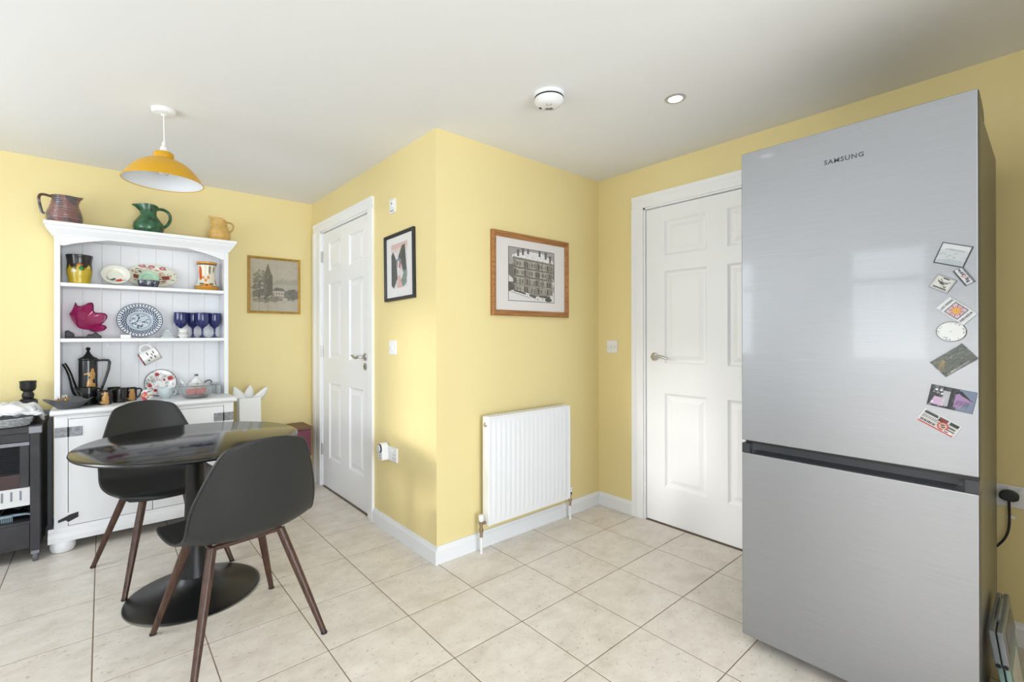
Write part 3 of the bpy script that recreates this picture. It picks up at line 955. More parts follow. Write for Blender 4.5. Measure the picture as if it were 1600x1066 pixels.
# ================================================================== FRIDGE FREEZER
XF = 1.90
fr = thing('fridge_freezer', 'tall brushed steel fridge freezer with magnets on its upper door', 'fridge', (XF, .455, 0), RB)
fw2 = .322        # local x = towards -y, y = depth into the room wall
boxo('body', -fw2 + .004, fw2 - .004, .062, .74, .035, 1.885, M['silvergrey'], fr, bevel=.006)
boxo('upper_door', -fw2, fw2, 0, .052, .797, 1.905, M['steel'], fr, bevel=.003)
boxo('lower_door', -fw2, fw2, 0, .052, .045, .748, M['steel'], fr, bevel=.003)
boxo('door_gasket', -fw2 + .008, fw2 - .008, .052, .063, .05, 1.88, M['dark'], fr)
# recessed grip along the top of the lower door
gp = []
for k in range(25):
    u = -1 + 2 * k / 24; e_ = max(0, (abs(u) - .80) / .2)
    gp.append((u * (fw2 - .0), .004 + .030 * (1 - e_ ** 2)))
vs = []; fs = []
for z, kk in ((.748, .45), (.760, 1.0), (.786, 1.0)):
    for (x, d) in gp: vs.append((x, .003 + (d - .003) * kk, z))
n = len(gp)
for j in range(2):
    for i in range(n - 1): fs.append((j * n + i, j * n + i + 1, (j + 1) * n + i + 1, (j + 1) * n + i))
MB().add(vs, fs).build('grip_recess', M['trimgrey'], fr, smooth=True)
boxo('grip_back', -fw2 + .002, fw2 - .002, .036, .052, .748, .79, M['trimgrey'], fr)
MB().box(-fw2, -fw2 + .03, .0, .05, .7485, .786).build('grip_end', M['trimgrey'], fr, bevel=.002)
MB().box(fw2 - .03, fw2, .0, .05, .7485, .786).build('grip_end', M['trimgrey'], fr, bevel=.002)
boxo('seal_strip', -fw2 + .01, fw2 - .04, .012, .05, .787, .797, M['black'], fr)
MB().box(fw2 - .09, fw2 - .002, .006, .06, .786, .7965).cyl(.008, .775, .80, 12, (fw2 - .02, .03, 0)).build('middle_hinge', M['black'], fr)
MB().prism([(.054, 1.88), (.054, 1.916), (.062, 1.92), (.16, 1.93), (.24, 1.915), (.26, 1.88)], fw2 - .09, fw2 - .004, 'yz').build('hinge_cover', M['trimgrey'], fr, bevel=.004)
for sx in (-1, 1):
    for (z0, z1) in ((.8, 1.902), (.048, .745)):
        boxo('door_edge', sx * fw2 - .0012, sx * fw2 + .0012, .006, .060, z0, z1, M['trimgrey'], fr)
boxo('kick_plate', -fw2 + .02, fw2 - .02, .075, .09, .006, .04, M['dark'], fr)
for sx in (-1, 1):
    for y in (.11, .68):
        MB().cyl(.018, 0, .036, 14, (sx * (fw2 - .06), y, 0)).build('foot', M['black'], fr, smooth=True)
text_mesh('logo', 'SAMSUNG', .0215, M['logo'], fr, (.455 - .4485, -.0006, 1.7945), sx=1.02, extrude=.0006, offset=.0004, space=1.16)


# ---- magnets on the upper door
def magnet(label, cy, cz, w, h, rot, cv, thick=.003, cut=None, edge='inkdark', shape=None):
    r = thing('fridge_magnet', label, 'magnet', (XF - .0001, cy, cz), RB, 'magnets on the fridge door')
    r.rotation_mode = 'QUATERNION'
    r.rotation_quaternion = (Matrix.Rotation(RB, 3, 'Z') @ Matrix.Rotation(-rot, 3, 'Y')).to_quaternion()
    if shape is None: shape = [(-w / 2, -h / 2), (w / 2, -h / 2), (w / 2, h / 2), (-w / 2, h / 2)]
    MB().prism(shape, -thick, 0, 'xz').build('backing', M[edge], r)
    cv.px = cv.px ** 1.12 * .74
    cv.mesh('print', M['printgloss'], r, (-cv.w / 2, -thick - .0003, -cv.h / 2), cut)
    return r


R_ = math.radians
def cvs(w, h, nx, bg): return Canvas(w, h, nx, bg)
# 1 clear photo frame
c = cvs(.063, .057, 60, C(206, 210, 211))
c.poly([(.0, .0), (.063, 0), (.063, .012), (.03, .016), (.0, .008)], C(190, 195, 198)); c.poly([(0, .038), (.02, .045), (.063, .043), (.063, .057), (0, .057)], C(222, 225, 226))
for k in range(14): c.line((.012 + .003 * k, .040 + .001 * (k % 3)), (.014 + .003 * k, .043), .0012, C(150, 152, 154))
for k in range(20): c.ell(rng.random() * .06, rng.random() * .035, .003, .002, C(178, 184, 188), .6)
magnet('large clear rectangular fridge magnet with thin dark border, topmost on door', .185, 1.437, .068, .062, R_(-20), c)
# 2 Big Apple
c = cvs(.050, .0225, 60, C(222, 222, 222))
c.rect(0, .05, .0195, .0225, C(70, 70, 72)); c.rect(0, .05, 0, .0035, C(96, 96, 98))
for k in range(9): c.rect(.003 + k * .0055, .005 + k * .0055, .0005, .003, C(190, 190, 190))
c.ell(.0262, .0112, .0042, .0045, C(196, 40, 62)); c.ell(.0262, .0112, .0026, .0028, C(226, 214, 214)); c.line((.0262, .015), (.0275, .0175), .0012, C(60, 80, 50))
g = magnet('narrow white fridge magnet reading Big Apple, touching corner of clear magnet', .162, 1.372, .052, .024, R_(120), c)
text_mesh('lettering', 'Big', .0105, M['inkdark'], g, (-.0135, -.0037, .0), extrude=.0002, offset=.0003, space=1.1)
text_mesh('lettering', 'pple', .0105, M['inkdark'], g, (.0135, -.0037, .0), extrude=.0002, offset=.0003, space=1.1)
# 3 postcard with dark figure
c = cvs(.045, .040, 70, C(214, 213, 208))
c.rect(.002, .043, .002, .038, C(52, 52, 52)); c.rect(.0032, .0418, .0032, .0368, C(220, 218, 210)); c.rect(.006, .039, .004, .008, C(70, 66, 56)); c.rect(.016, .031, .034, .038, C(40, 40, 40))
c.ell(.021, .021, .0065, .0042, C(40, 46, 52)); c.ell(.028, .023, .006, .0028, C(150, 146, 140)); c.ell(.013, .023, .004, .002, C(70, 60, 50))
for (a, b) in (((.014, .022), (.008, .027)), ((.03, .024), (.037, .029)), ((.026, .018), (.031, .012)), ((.018, .026), (.013, .031)), ((.031, .012), (.034, .012))): c.line(a, b, .0018, C(44, 42, 40))
c.ell(.026, .013, .005, .003, C(206, 192, 160)); c.ell(.032, .0125, .003, .003, C(80, 74, 66), 1, .4)
magnet('small square fridge magnet with black border and dark leaping figure', .207, 1.3545, .047, .042, R_(-31), c)
# 4 Las Vegas Nevada sun stamp
c = cvs(.045, .077, 84, C(226, 226, 226))
for k in range(20):
    c.ell(.0012, .003 + k * .0037, .0007, .0007, C(120, 120, 120)); c.ell(.0438, .003 + k * .0037, .0007, .0007, C(120, 120, 120))
c.rect(.004, .041, .0195, .0575, C(86, 76, 88)); c.rect(.0062, .0388, .0217, .0553, C(206, 190, 196))
for k in range(16):
    a = k * PI / 8 + .1; L_ = .0165 if k % 2 else .0135
    c.line((.0225, .0385), (.0225 + L_ * math.cos(a), .0385 + L_ * math.sin(a)), .0022, C(186, 66, 34) if k % 2 else C(226, 130, 40))
c.ell(.0225, .0385, .0082, .0082, C(232, 176, 44)); c.ell(.0195, .040, .001, .001, C(150, 80, 20)); c.ell(.0255, .040, .001, .001, C(150, 80, 20)); c.line((.0205, .035), (.0245, .035), .001, C(150, 80, 20))
g = magnet('white stamp-shaped fridge magnet with orange sun reading Las Vegas Nevada', .178, 1.273, .046, .078, R_(48), c, edge='metalgrey')
text_mesh('lettering', 'LAS VEGAS', .0072, M['inkdark'], g, (0, -.0036, .0275), sx=1.02, extrude=.0002, offset=.00022, space=1.1)
text_mesh('lettering', 'NEVADA', .0082, M['inkdark'], g, (0, -.0036, -.0275), sx=1.05, extrude=.0002, offset=.00025, space=1.12)
# 5 oval plate
c = cvs(.064, .058, 60, C(234, 235, 232))
for k in range(26):
    a = rng.random() * 2 * PI; c.ell(.032 + .027 * math.cos(a), .029 + .024 * math.sin(a), .0025 * rng.random() + .0006, .0016, C(176, 178, 170) if k % 3 else C(120, 124, 112), .8)
c.ell(.031, .030, .0016, .002, C(190, 190, 190)); c.ell(.020, .012, .006, .002, C(150, 150, 150), .6)
c.put((((c.U - .032) / .032) ** 2 + ((c.V - .029) / .029) ** 2) > .93, C(110, 112, 114))
cut = (((c.U - .032) / .032) ** 2 + ((c.V - .029) / .029) ** 2) < 1.0
shp = [(.0325 * math.cos(a), .0295 * math.sin(a)) for a in np.linspace(0, 2 * PI, 40)[:-1]]
magnet('round white plate-shaped fridge magnet with thin grey rim', .189, 1.2125, .065, .059, 0, c, shape=shp, cut=cut)
# 6 rocky landscape with ragged edge
c = cvs(.093, .058, 84, C(104, 108, 100))
for k in range(60):
    x = rng.random() * .093; y = rng.random() * .058; c.line((x, y), (x + .02 * rng.random(), y + .004 * rng.normal()), .0022, [C(84, 88, 82), C(126, 130, 118), C(140, 140, 134), C(66, 72, 68)][k % 4], .7)
for k in range(12): c.line((.0 + rng.random() * .02, .02 + rng.random() * .03), (.03, .035 + rng.random() * .01), .0022, C(176, 140, 100) if k % 2 else C(120, 132, 84), .7)
c.line((.012, .004), (.07, .008), .004, C(160, 158, 152), .8)
c.line((.02, .006), (.035, .007), .0015, C(220, 216, 206), .9)
shp = []
for k in range(32):
    a = 2 * PI * k / 32; ca, sa = math.cos(a), math.sin(a); s_ = 1 / max(abs(ca), abs(sa)); j_ = .965 + .035 * rng.random()
    shp.append((.0455 * ca * s_ * j_, .0275 * sa * s_ * j_))
def inpoly(U_, V_, pts):
    ins = np.zeros(U_.shape, bool)
    for i in range(len(pts)):
        x0, y0 = pts[i]; x1, y1 = pts[(i + 1) % len(pts)]
        with np.errstate(divide='ignore', invalid='ignore'):
            ins ^= ((y0 > V_) != (y1 > V_)) & (U_ < (x1 - x0) * (V_ - y0) / ((y1 - y0) or 1e-9) + x0)
    return ins
magnet('ragged-edged fridge magnet with grey green mountain landscape', .184, 1.1285, .091, .054, R_(40), c, shape=shp, cut=inpoly(c.U - .0465, c.V - .029, shp), edge='slate')
# 7 mountain and blossom photo
c = cvs(.0975, .0615, 110, C(120, 128, 142))
c.rect(.062, .0975, 0, .0615, C(126, 138, 158)); c.rect(0, .062, 0, .0615, C(70, 72, 76))
for k in range(150): c.ell(rng.random() * .06, rng.random() * .0615, .0035 * rng.random() + .001, .003, [C(52, 54, 58), C(96, 98, 102), C(150, 148, 152), C(34, 36, 40)][k % 4], .8)
c.poly([(.006, .006), (.034, .004), (.036, .028), (.012, .03)], C(206, 178, 204)); c.rect(.030, .044, .006, .05, C(200, 200, 204), .8); c.rect(.044, .052, 0, .0615, C(50, 52, 54), .8)
c.poly([(.056, .046), (.064, .05), (.094, .03), (.078, .022), (.07, .006), (.056, .010)], C(168, 138, 176)); c.poly([(.056, .055), (.066, .058), (.095, .031), (.07, .044)], C(40, 40, 44))
for k in range(14): c.line((.058 + .002 * k, .012 + .002 * (k % 4)), (.062 + .002 * k, .03), .001, C(86, 66, 96), .8)
for (x, y) in ((.014, .05), (.024, .05), (.01, .012), (.027, .04)): c.ell(x, y, .0028, .003, C(226, 226, 230))
magnet('wide fridge magnet with lilac mountain and dark trees photograph', .189, 1.016, .0985, .063, R_(-10.5), c)
# 8 ticket-like magnet with red edge
c = cvs(.088, .041, 96, C(206, 204, 202))
c.rect(0, .088, 0, .0028, C(196, 44, 44)); c.rect(.002, .036, .030, .036, C(66, 66, 68)); c.rect(.004, .034, .036, .039, C(120, 130, 136))
for k in range(9): c.rect(.004 + k * .0042, .0068 + k * .0042, .006, .013, C(70, 66, 64)); c.line((.004 + k * .0045, .018), (.006 + k * .0045, .026), .0014, C(60, 60, 62))
c.rect(.038, .06, .026, .038, C(58, 56, 58)); c.rect(.04, .058, .031, .035, C(170, 60, 56)); c.rect(.064, .086, .028, .038, C(64, 64, 66)); c.rect(.066, .084, .018, .024, C(110, 108, 106)); c.rect(.06, .086, .012, .0145, C(80, 40, 42))
c.ell(.056, .017, .013, .0125, C(186, 84, 72)); c.ell(.056, .017, .0095, .009, C(214, 176, 164)); c.ell(.056, .017, .006, .005, C(84, 70, 68)); c.line((.050, .014), (.062, .02), .002, C(220, 200, 190))
c.rect(.062, .082, .004, .010, C(230, 228, 226)); c.rect(.064, .075, .005, .008, C(70, 70, 70))
magnet('ticket-shaped fridge magnet with red bottom edge and round emblem, lowest on door', .216, .942, .09, .042, R_(-29.5), c, edge='offwhite')

# ================================================================== FOLDED STEP STOOL beside the fridge
st = thing('folding_stool', 'grey and teal plastic step stool folded flat, leaning beside the fridge', 'step stool', (2.08, .07, 0), 0)
lean = Matrix.Rotation(R_(-8.0), 3, 'X')      # top towards the fridge side
def lbox(name, x0, x1, y0, y1, z0, z1, m, bevel=.002): return MB().box(x0, x1, y0, y1, z0, z1, lean).build(name, M[m], st, bevel=bevel)
lbox('top_half', 0, .33, .0015, .0155, .19, .30, 'stoolgrey', .003)
lbox('top_half', 0, .33, -.0155, -.0015, .19, .30, 'stoolgrey', .003)
MB().tube([lean @ Vector((.09, 0, .301)), lean @ Vector((.27, 0, .301))], .006, 12).build('hinge_rod', M['stoolgrey'], st, smooth=True)
lbox('leg_panel', .02, .31, .002, .0135, .0, .20, 'stoolteal')
lbox('leg_panel', .02, .31, -.0135, -.002, .0, .20, 'stoolteal')
for y in (-.008, .008):
    MB().lathe([(0, 0), (.006, 0), (.006, .006), (0, .006)], 14, tuple(lean @ Vector((-.003, y, .20))), Matrix.Rotation(PI / 2, 3, 'Y')).build('hinge_pin', M['dark'], st, smooth=True)
MB().box(.06, .27, -.0165, -.0135, .215, .275, lean).build('recess_panel', M['trimgrey'], st, bevel=.001)
MB().box(.06, .26, -.0148, -.0135, .03, .16, lean).build('label_panel', M['offwhite'], st, bevel=.001)

# ================================================================== DRESSER
DX0, DX1 = -.205, .675
dr = thing('dresser', 'white painted farmhouse dresser with two cupboard doors and open plate shelves', 'dresser', ((DX0 + DX1) / 2, 3.77, 0))
cx = (DX0 + DX1) / 2
def L(x): return x - cx
def Yl(y): return y - 3.77
WD = M['dresser']
wt = .79
fy, by = Yl(3.56), Yl(3.975)
hw = (DX1 - DX0) / 2
boxo('side_panel', -hw, -hw + .02, fy, by, .085, .76, WD, dr, bevel=.002)
boxo('side_panel', hw - .02, hw, fy, by, .085, .76, WD, dr, bevel=.002)
boxo('back_board', -hw + .02, hw - .02, by - .012, by, .085, .76, WD, dr)
boxo('bottom_board', -hw + .02, hw - .02, fy + .02, by - .012, .10, .118, WD, dr)
for sx in (-1, 1):
    a, b = sorted((sx * hw, sx * (hw - .057)))
    boxo('stile', a, b, fy - .004, fy + .018, .085, .76, WD, dr, bevel=.0015)
boxo('top_rail', -hw + .057, hw - .057, fy - .004, fy + .018, .738, .76, WD, dr)
boxo('bottom_rail', -hw + .057, hw - .057, fy - .004, fy + .018, .085, .138, WD, dr)
# framed doors
for sx in (-1, 1):
    x0, x1 = (-hw + .0595, -.0015) if sx < 0 else (.0015, hw - .0595)
    dw = MB().box(x0, x1, fy - .004, fy + .014, .1405, .7355).build('door', WD, dr, bevel=.0015)
    MB().cyl(.012, 0, .02, 16, (-.03 if sx < 0 else .03, fy - .004, .46), Matrix.Rotation(PI / 2, 3, 'X')).build('knob', M['pewter'], dw, smooth=True)
    e_ = sx * (hw - .0585)
    for (z0, z1, kind) in ((.638, .692, 0), (.165, .205, 1)):
        if kind == 0:
            for (a, b) in ((e_ - .056, e_ - .004), (e_ + .004, e_ + .06)):
                boxo('hinge_plate', a, b, fy - .0075, fy - .003, z0, z1, M['pewter'], dw, bevel=.001)
            MB().cyl(.0035, z0, z1, 10, (e_, fy - .006, 0)).build('hinge_pin', M['dark'], dw, smooth=True)
        else:
            boxo('hinge_backplate', e_ - .045, e_ + .045, fy - .006, fy - .003, z0 - .01, z1 + .008, WD, dw)
            MB().prism([(e_ - .042, z0), (e_ - .01, z0 + .008), (e_ + .0, z0 - .004), (e_ + .042, z0 + .016), (e_ + .042, z1 + .004), (e_ + .005, z1 - .004), (e_ - .01, z1 - .012), (e_ - .042, z0 + .014)], fy - .009, fy - .005, 'xz').build('hinge_strap', M['black'], dw)
# plinth moulding
for nm, poly_args in (('plinth', None),):
    pl = MB()
    prof = [(0, .135), (.006, .135), (.012, .118), (.02, .108), (.024, .085), (.024, .06), (0, .06)]
    pl.prism([(fy - d, z) for d, z in prof], -hw - .024, hw + .024, 'yz')
    pl.build('plinth', WD, dr)
    for sx in (-1, 1):
        MB().prism([(sx * (hw + d), z) for d, z in prof], fy - .002, by, 'xz').build('plinth_return', WD, dr)
for sx in (-1, 1):
    for y in (fy + .02, by - .06):
        MB().lathe([(0, .06), (.048, .06), (.055, .045), (.056, .025), (.048, .004), (.04, 0), (0, 0)], 28, (sx * (hw - .035), y, 0)).build('bun_foot', WD, dr, smooth=True)
# worktop
MB().prism([(Yl(3.53) + .012, wt), (Yl(3.53) + .004, wt - .006), (Yl(3.53), wt - .016), (Yl(3.53) + .004, wt - .026), (Yl(3.53) + .012, wt - .03), (by, wt - .03), (by, wt)], -hw - .016, hw + .016, 'yz').build('worktop', WD, dr, bevel=.004)
# hutch
hy, hb = Yl(3.785), Yl(3.985)
HX = .452                 # half width outside
ztop = 1.80
for sx in (-1, 1):
    a, b = sorted((sx * HX, sx * (HX - .026)))
    boxo('upright', a, b, hy, hb, wt, ztop, WD, dr, bevel=.002)
    MB().box(a - (0 if sx > 0 else .004), b + (.004 if sx > 0 else 0), hb - .05, hb - .018, wt, wt + .03).build('foot_block', WD, dr)
nb = 9
bw = 2 * (HX - .026) / nb
for k in range(nb):
    x0 = -HX + .026 + k * bw
    bo = boxo('back_plank', x0 + .0003, x0 + bw - .0003, hb - .014, hb - .004, wt + .002, ztop, WD, dr, bevel=.0012, seg=1)
boxo('hutch_back', -HX + .026, HX - .026, hb - .005, hb, wt, ztop, WD, dr)
S1, S2 = 1.522, 1.188
for z in (S1, S2):
    boxo('shelf', -HX + .026, HX - .026, hy + .002, hb - .014, z - .022, z, WD, dr, bevel=.003)
# arched valance
ar = [(-HX + .026, ztop), (-HX + .026, 1.742)]
for k in range(25):
    u = k / 24; x = -HX + .045 + u * 2 * (HX - .045); ar.append((x, 1.742 + .072 * math.sin(PI * u) ** .8))
ar += [(HX - .026, 1.742), (HX - .026, ztop)]
MB().prism(ar, hy, hy + .018, 'xz').build('arched_valance', WD, dr)
boxo('top_board', -HX, HX, hy, hb, ztop, ztop + .018, WD, dr)
cp = [(0, 1.796), (-.006, 1.796), (-.010, 1.806), (-.03, 1.835), (-.038, 1.852), (-.044, 1.855), (-.044, 1.874), (0, 1.874)]
def mitre(prof):
    vs = []; fs = []
    for (d, z) in prof:
        e_ = -d
        vs += [(-HX - e_, hb, z), (-HX - e_, hy - e_, z), (HX + e_, hy - e_, z), (HX + e_, hb, z)]
    n = len(prof)
    for j in range(n - 1):
        for q in range(3): fs.append((j * 4 + q, j * 4 + q + 1, j * 4 + 4 + q + 1, j * 4 + 4 + q))
    k = (n - 1) * 4
    fs.append((k, k + 1, k + 2, k + 3))
    return MB().add(vs, fs)
mitre(cp).build('cornice', WD, dr)
# cup hooks under the shelves
def hook(x, z):
    pts = [(x, hy + .03, z)] + [(x + .008 * math.sin(a), hy + .03, z - .018 - .008 + .008 * math.cos(a)) for a in np.linspace(-.2, PI * 1.35, 10)]
    MB().tube(pts, .0016, 6).build('cup_hook', M['porcelain'], dr, smooth=True)
for x in (-.006, .255, .535): hook(L(x), S1 - .022)
for x in (.02, .235, .45): hook(L(x), S2 - .022)

# ================================================================== ROUND TULIP TABLE
tb = thing('dining_table', 'round black gloss pedestal table with trumpet base between two chairs', 'table', (.333, 2.60, 0))
TR, TZ = .445, .72
MB().lathe([(0, TZ), (TR - .008, TZ), (TR - .002, TZ - .003), (TR, TZ - .010), (TR - .004, TZ - .017), (TR - .03, TZ - .022), (0, TZ - .022)], 96).build('tabletop', M['tabletop'], tb, smooth=True, ang=50)
MB().lathe([(TR - .0012, TZ - .0045), (TR + .0006, TZ - .010), (TR - .003, TZ - .0165), (TR - .006, TZ - .012)], 96, close=True).build('edge_band', M['tablebase'], tb, smooth=True)
MB().lathe([(0, .698), (.10, .698), (.10, .688), (.055, .66), (.042, .60), (.040, .45), (.044, .32), (.054, .20), (.068, .115), (.074, .085), (0, .085)], 48).build('pedestal', M['tablebase'], tb, smooth=True, ang=60)
MB().lathe([(.073, .092), (.082, .078), (.10, .058), (.14, .038), (.20, .022), (.255, .011), (.268, .007), (.270, .002), (.266, 0), (0, 0)], 72).build('base', M['tablebase'], tb, smooth=True, ang=60)
MB().lathe([(.266, .0), (.2725, .0), (.2725, .004), (.2695, .005)], 72, close=True).build('base_rim', M['steeledge'], tb, smooth=True)


# ================================================================== CHAIRS
def make_chair(label, loc, rz):
    r = thing('dining_chair', label, 'chair', loc, rz, 'moulded dining chairs at the table')
    # local: +y forward (front of seat), z up. centreline (y, z, half width, side lift, side wrap)
    prof = [(.236, .418, .190, .004, -.06), (.228, .436, .212, .004, -.045), (.19, .446, .234, .008, -.02), (.12, .441, .245, .014, -.004), (.04, .433, .246, .020, .0), (-.04, .428, .244, .026, .004),
            (-.11, .430, .238, .034, .010), (-.165, .445, .230, .038, .022), (-.20, .475, .226, .032, .036), (-.222, .52, .226, .020, .048), (-.238, .58, .221, .010, .052),
            (-.252, .64, .206, .004, .046), (-.266, .70, .186, .0, .038), (-.280, .755, .165, 0, .03), (-.292, .80, .146, -.004, .024), (-.298, .820, .128, -.010, .02), (-.301, .832, .098, -.014, .015)]
    # resample smoothly
    P = np.array(prof); tt = np.linspace(0, len(P) - 1, 44)
    Q = np.stack([np.interp(tt, np.arange(len(P)), P[:, k]) for k in range(5)], 1)
    for _ in range(2):
        Q[1:-1] = (Q[:-2] + 2 * Q[1:-1] + Q[2:]) / 4
    nu = 25; vs = []; fs = []
    for (y, z, hw_, lift, wrap) in Q:
        for k in range(nu):
            u = -1 + 2 * k / (nu - 1); a = abs(u) ** 2.4
            vs.append((u * hw_, y + wrap * a, z + lift * a))
    n = len(Q)
    for j in range(n - 1):
        for k in range(nu - 1): fs.append((j * nu + k, j * nu + k + 1, (j + 1) * nu + k + 1, (j + 1) * nu + k))
    sh = MB().add(vs, fs).build('shell', M['shell'], r, smooth=True, ang=0, solid=.009, subsurf=1)
    # rolled rim along the outline
    rim = [vs[k] for k in range(nu)] + [vs[j * nu + nu - 1] for j in range(1, n)] + [vs[(n - 1) * nu + k] for k in range(nu - 2, -1, -1)] + [vs[j * nu] for j in range(n - 2, 0, -1)]
    MB().tube(rim + [rim[0]], .0058, 8, cap=False).build('rim', M['shell'], sh, smooth=True)
    for sx in (-1, 1):
        for fb in (1, -1):
            top = (sx * .125, .02 + fb * .115, .415); foot = (sx * .232, fb * .252, .004)
            pts = [tuple(top[i] + (foot[i] - top[i]) * t for i in range(3)) for t in (0, .25, .5, .75, 1)]
            lg = MB().tube(pts, [.0165, .0165, .0150, .0130, .0108], 16).build('leg', M['legwood'], r, smooth=True)
            MB().lathe([(0, 0), (.0125, 0), (.0125, .005), (.0105, .009), (0, .009)], 16, (foot[0], foot[1], 0)).build('foot_cap', M['black'], lg, smooth=True)
    for fb in (1, -1):
        y = .02 + fb * .115
        MB().tube([(-.125, y, .414), (.125, y, .414)], .010, 10).build('cross_bar', M['legwood'], r, smooth=True)
    for sx in (-1, 1):
        MB().tube([(sx * .125, .135, .414), (sx * .125, -.095, .414)], .009, 10).build('side_bar', M['legwood'], r, smooth=True)
    boxo('seat_mount', -.09, .09, -.06, .10, .405, .431, M['black'], r, bevel=.004)
    return r


make_chair('charcoal shell chair with walnut legs, its back turned to the radiator wall side', (.42, 2.118, 0), R_(8))
make_chair('charcoal shell chair with walnut legs, pushed in between table and dresser', (.245, 3.02, 0), R_(193))

# ================================================================== LOW MAROON CABINET + GIFT BAG
cb = thing('side_cabinet', 'low maroon cabinet with brown wooden top in the corner beside the dresser', 'cabinet', (1.0, 3.865, 0))
boxo('top', -.262, .262, -.122, .118, .472, .49, M['browntop'], cb, bevel=.002)
boxo('body', -.255, .255, -.112, .115, .26, .472, M['maroon'], cb, bevel=.002)
for sx in (-1, 1):
    a, b = (-.25, -.002) if sx < 0 else (.002, .25)
    d_ = boxo('drawer', a, b, -.119, -.112, .268, .466, M['maroon'], cb, bevel=.002)
    MB().lathe([(0, 0), (.006, 0), (.006, .01), (.011, .014), (.008, .022), (0, .023)], 16, ((a + b) / 2, -.119, .37), Matrix.Rotation(PI / 2, 3, 'X')).build('knob', M['maroon'], d_, smooth=True)
    for y in (-.09, .09):
        MB().tube([(sx * .225, y, .262), (sx * .235, y, 0)], [.017, .011], 12).build('leg', M['maroon'], cb, smooth=True)

bg = thing('gift_bag', 'plain white paper gift bag with tissue on the maroon cabinet', 'bag', (.835, 3.86, .49), R_(6))
b0 = [(-.072, -.038), (.072, -.038), (.072, .038), (-.072, .038)]
vs = [(x, y, 0) for x, y in b0] + [(x * 1.02, y * .8, .14) for x, y in b0] + [(x * 1.03, y * .62, .25) for x, y in b0]
fs = [(0, 3, 2, 1)] + [(k * 4 + q, k * 4 + (q + 1) % 4, k * 4 + 4 + (q + 1) % 4, k * 4 + 4 + q) for k in (0, 1) for q in range(4)]
MB().add(vs, fs).build('bag_body', M['white_paper'], bg, solid=.0015)
for k, (x, y, hgt, ax, sp) in enumerate(((-.025, 0, .135, -.55, .046), (.0, .008, .12, .1, .04), (.03, -.004, .14, .75, .046), (.0, -.012, .07, -.9, .05))):
    n = 7; vs = []; fs = []
    for j in range(n):
        t_ = j / (n - 1); wdt = sp * (math.sin(PI * min(1, t_ * .8 + .18)) ** .8) * (1 - .25 * t_) + .002
        for q in range(5):
            u = -1 + q / 2
            vs.append((x + math.sin(ax) * hgt * t_ + u * wdt, y + .012 * math.sin(3 * t_ + k) + .008 * abs(u), .20 + hgt * t_ * math.cos(ax) * 1.2))
    for j in range(n - 1):
        for q in range(4): fs.append((j * 5 + q, j * 5 + q + 1, j * 5 + 6 + q, j * 5 + 5 + q))
    MB().add(vs, fs).build('tissue_sheet', M['tissue'], bg, smooth=True, ang=0, solid=.0008)

# ================================================================== BLACK TROLLEY WITH HEATER
tx = -.255
tr = thing('trolley', 'black painted wooden trolley on castors with a grilled heater in it', 'trolley', (tx - .36, 3.68, 0))
tw = .36; ty0, ty1 = -.185, .265
TRZ = .72
boxo('top', -tw - .004, tw + .004, ty0 - .006, ty1, TRZ - .03, TRZ, M['trolley'], tr, bevel=.003)
for sx in (-1, 1):
    MB().box(sx * (tw - .018) - .026, sx * (tw - .018) + .026, ty0 - .009, ty0 + .03, TRZ - .034, TRZ + .002).build('corner_cap', M['metalgrey'], tr, bevel=.003)
    for y in (ty0 + .02, ty1 - .02):
        boxo('post', sx * (tw - .02) - .019, sx * (tw - .02) + .019, y - .019, y + .019, .058, TRZ - .03, M['trolley'], tr, bevel=.002)
        w_ = thing('castor', None, None, (sx * (tw - .02), y, 0)); w_.parent = tr
        MB().cyl(.026, -.011, .011, 20, (0, 0, .026), Matrix.Rotation(PI / 2, 3, 'Y')).build('wheel', M['slate'], w_, smooth=True, bevel=.003)
        MB().box(-.016, .016, -.02, .02, .044, .06).build('castor_plate', M['metalgrey'], w_)
    boxo('side_panel', sx * (tw - .006) - .006, sx * (tw - .006) + .006, ty0 + .039, ty1 - .039, .075, TRZ - .03, M['trolley'], tr)
boxo('front_rail', -tw + .039, tw - .039, ty0 + .004, ty0 + .03, .645, .69, M['trolley'], tr, bevel=.002)
boxo('back_panel', -tw + .039, tw - .039, ty1 - .03, ty1 - .018, .075, .69, M['trolley'], tr)
hx = tw - .041
boxo('heater_case', -hx, hx, ty0 + .03, ty1 - .04, .30, .645, M['black'], tr)
boxo('heater_trim', -hx, hx, ty0 + .012, ty0 + .03, .622, .642, M['metalgrey'], tr, bevel=.002)
for sx in (-1, 1): boxo('grille_side', sx * (hx - .02) - .018, sx * (hx - .02) + .018, ty0 + .014, ty0 + .03, .40, .622, M['trolley'], tr, bevel=.002)
for k in range(14):
    z = .482 + k * .0098
    MB().add([(-hx + .04, ty0 + .016, z), (hx - .04, ty0 + .016, z), (hx - .04, ty0 + .029, z + .007), (-hx + .04, ty0 + .029, z + .007),
              (-hx + .04, ty0 + .0165, z - .0015), (hx - .04, ty0 + .0165, z - .0015), (hx - .04, ty0 + .0295, z + .0055), (-hx + .04, ty0 + .0295, z + .0055)],
             [(0, 1, 2, 3), (7, 6, 5, 4), (0, 4, 5, 1), (1, 5, 6, 2), (2, 6, 7, 3), (3, 7, 4, 0)]).build('grille_slat', M['trimgrey'], tr)
boxo('red_panel', -hx + .038, hx - .038, ty0 + .018, ty0 + .03, .40, .474, M['oxblood'], tr)
pn = boxo('slotted_panel', -hx, hx, ty0 + .02, ty0 + .03, .303, .40, M['offwhite'], tr)
for k in range(18):
    x = hx - .035 - k * .034; boxo('slot', x - .004, x + .004, ty0 + .0185, ty0 + .0205, .335, .385, M['metalgrey'], pn)
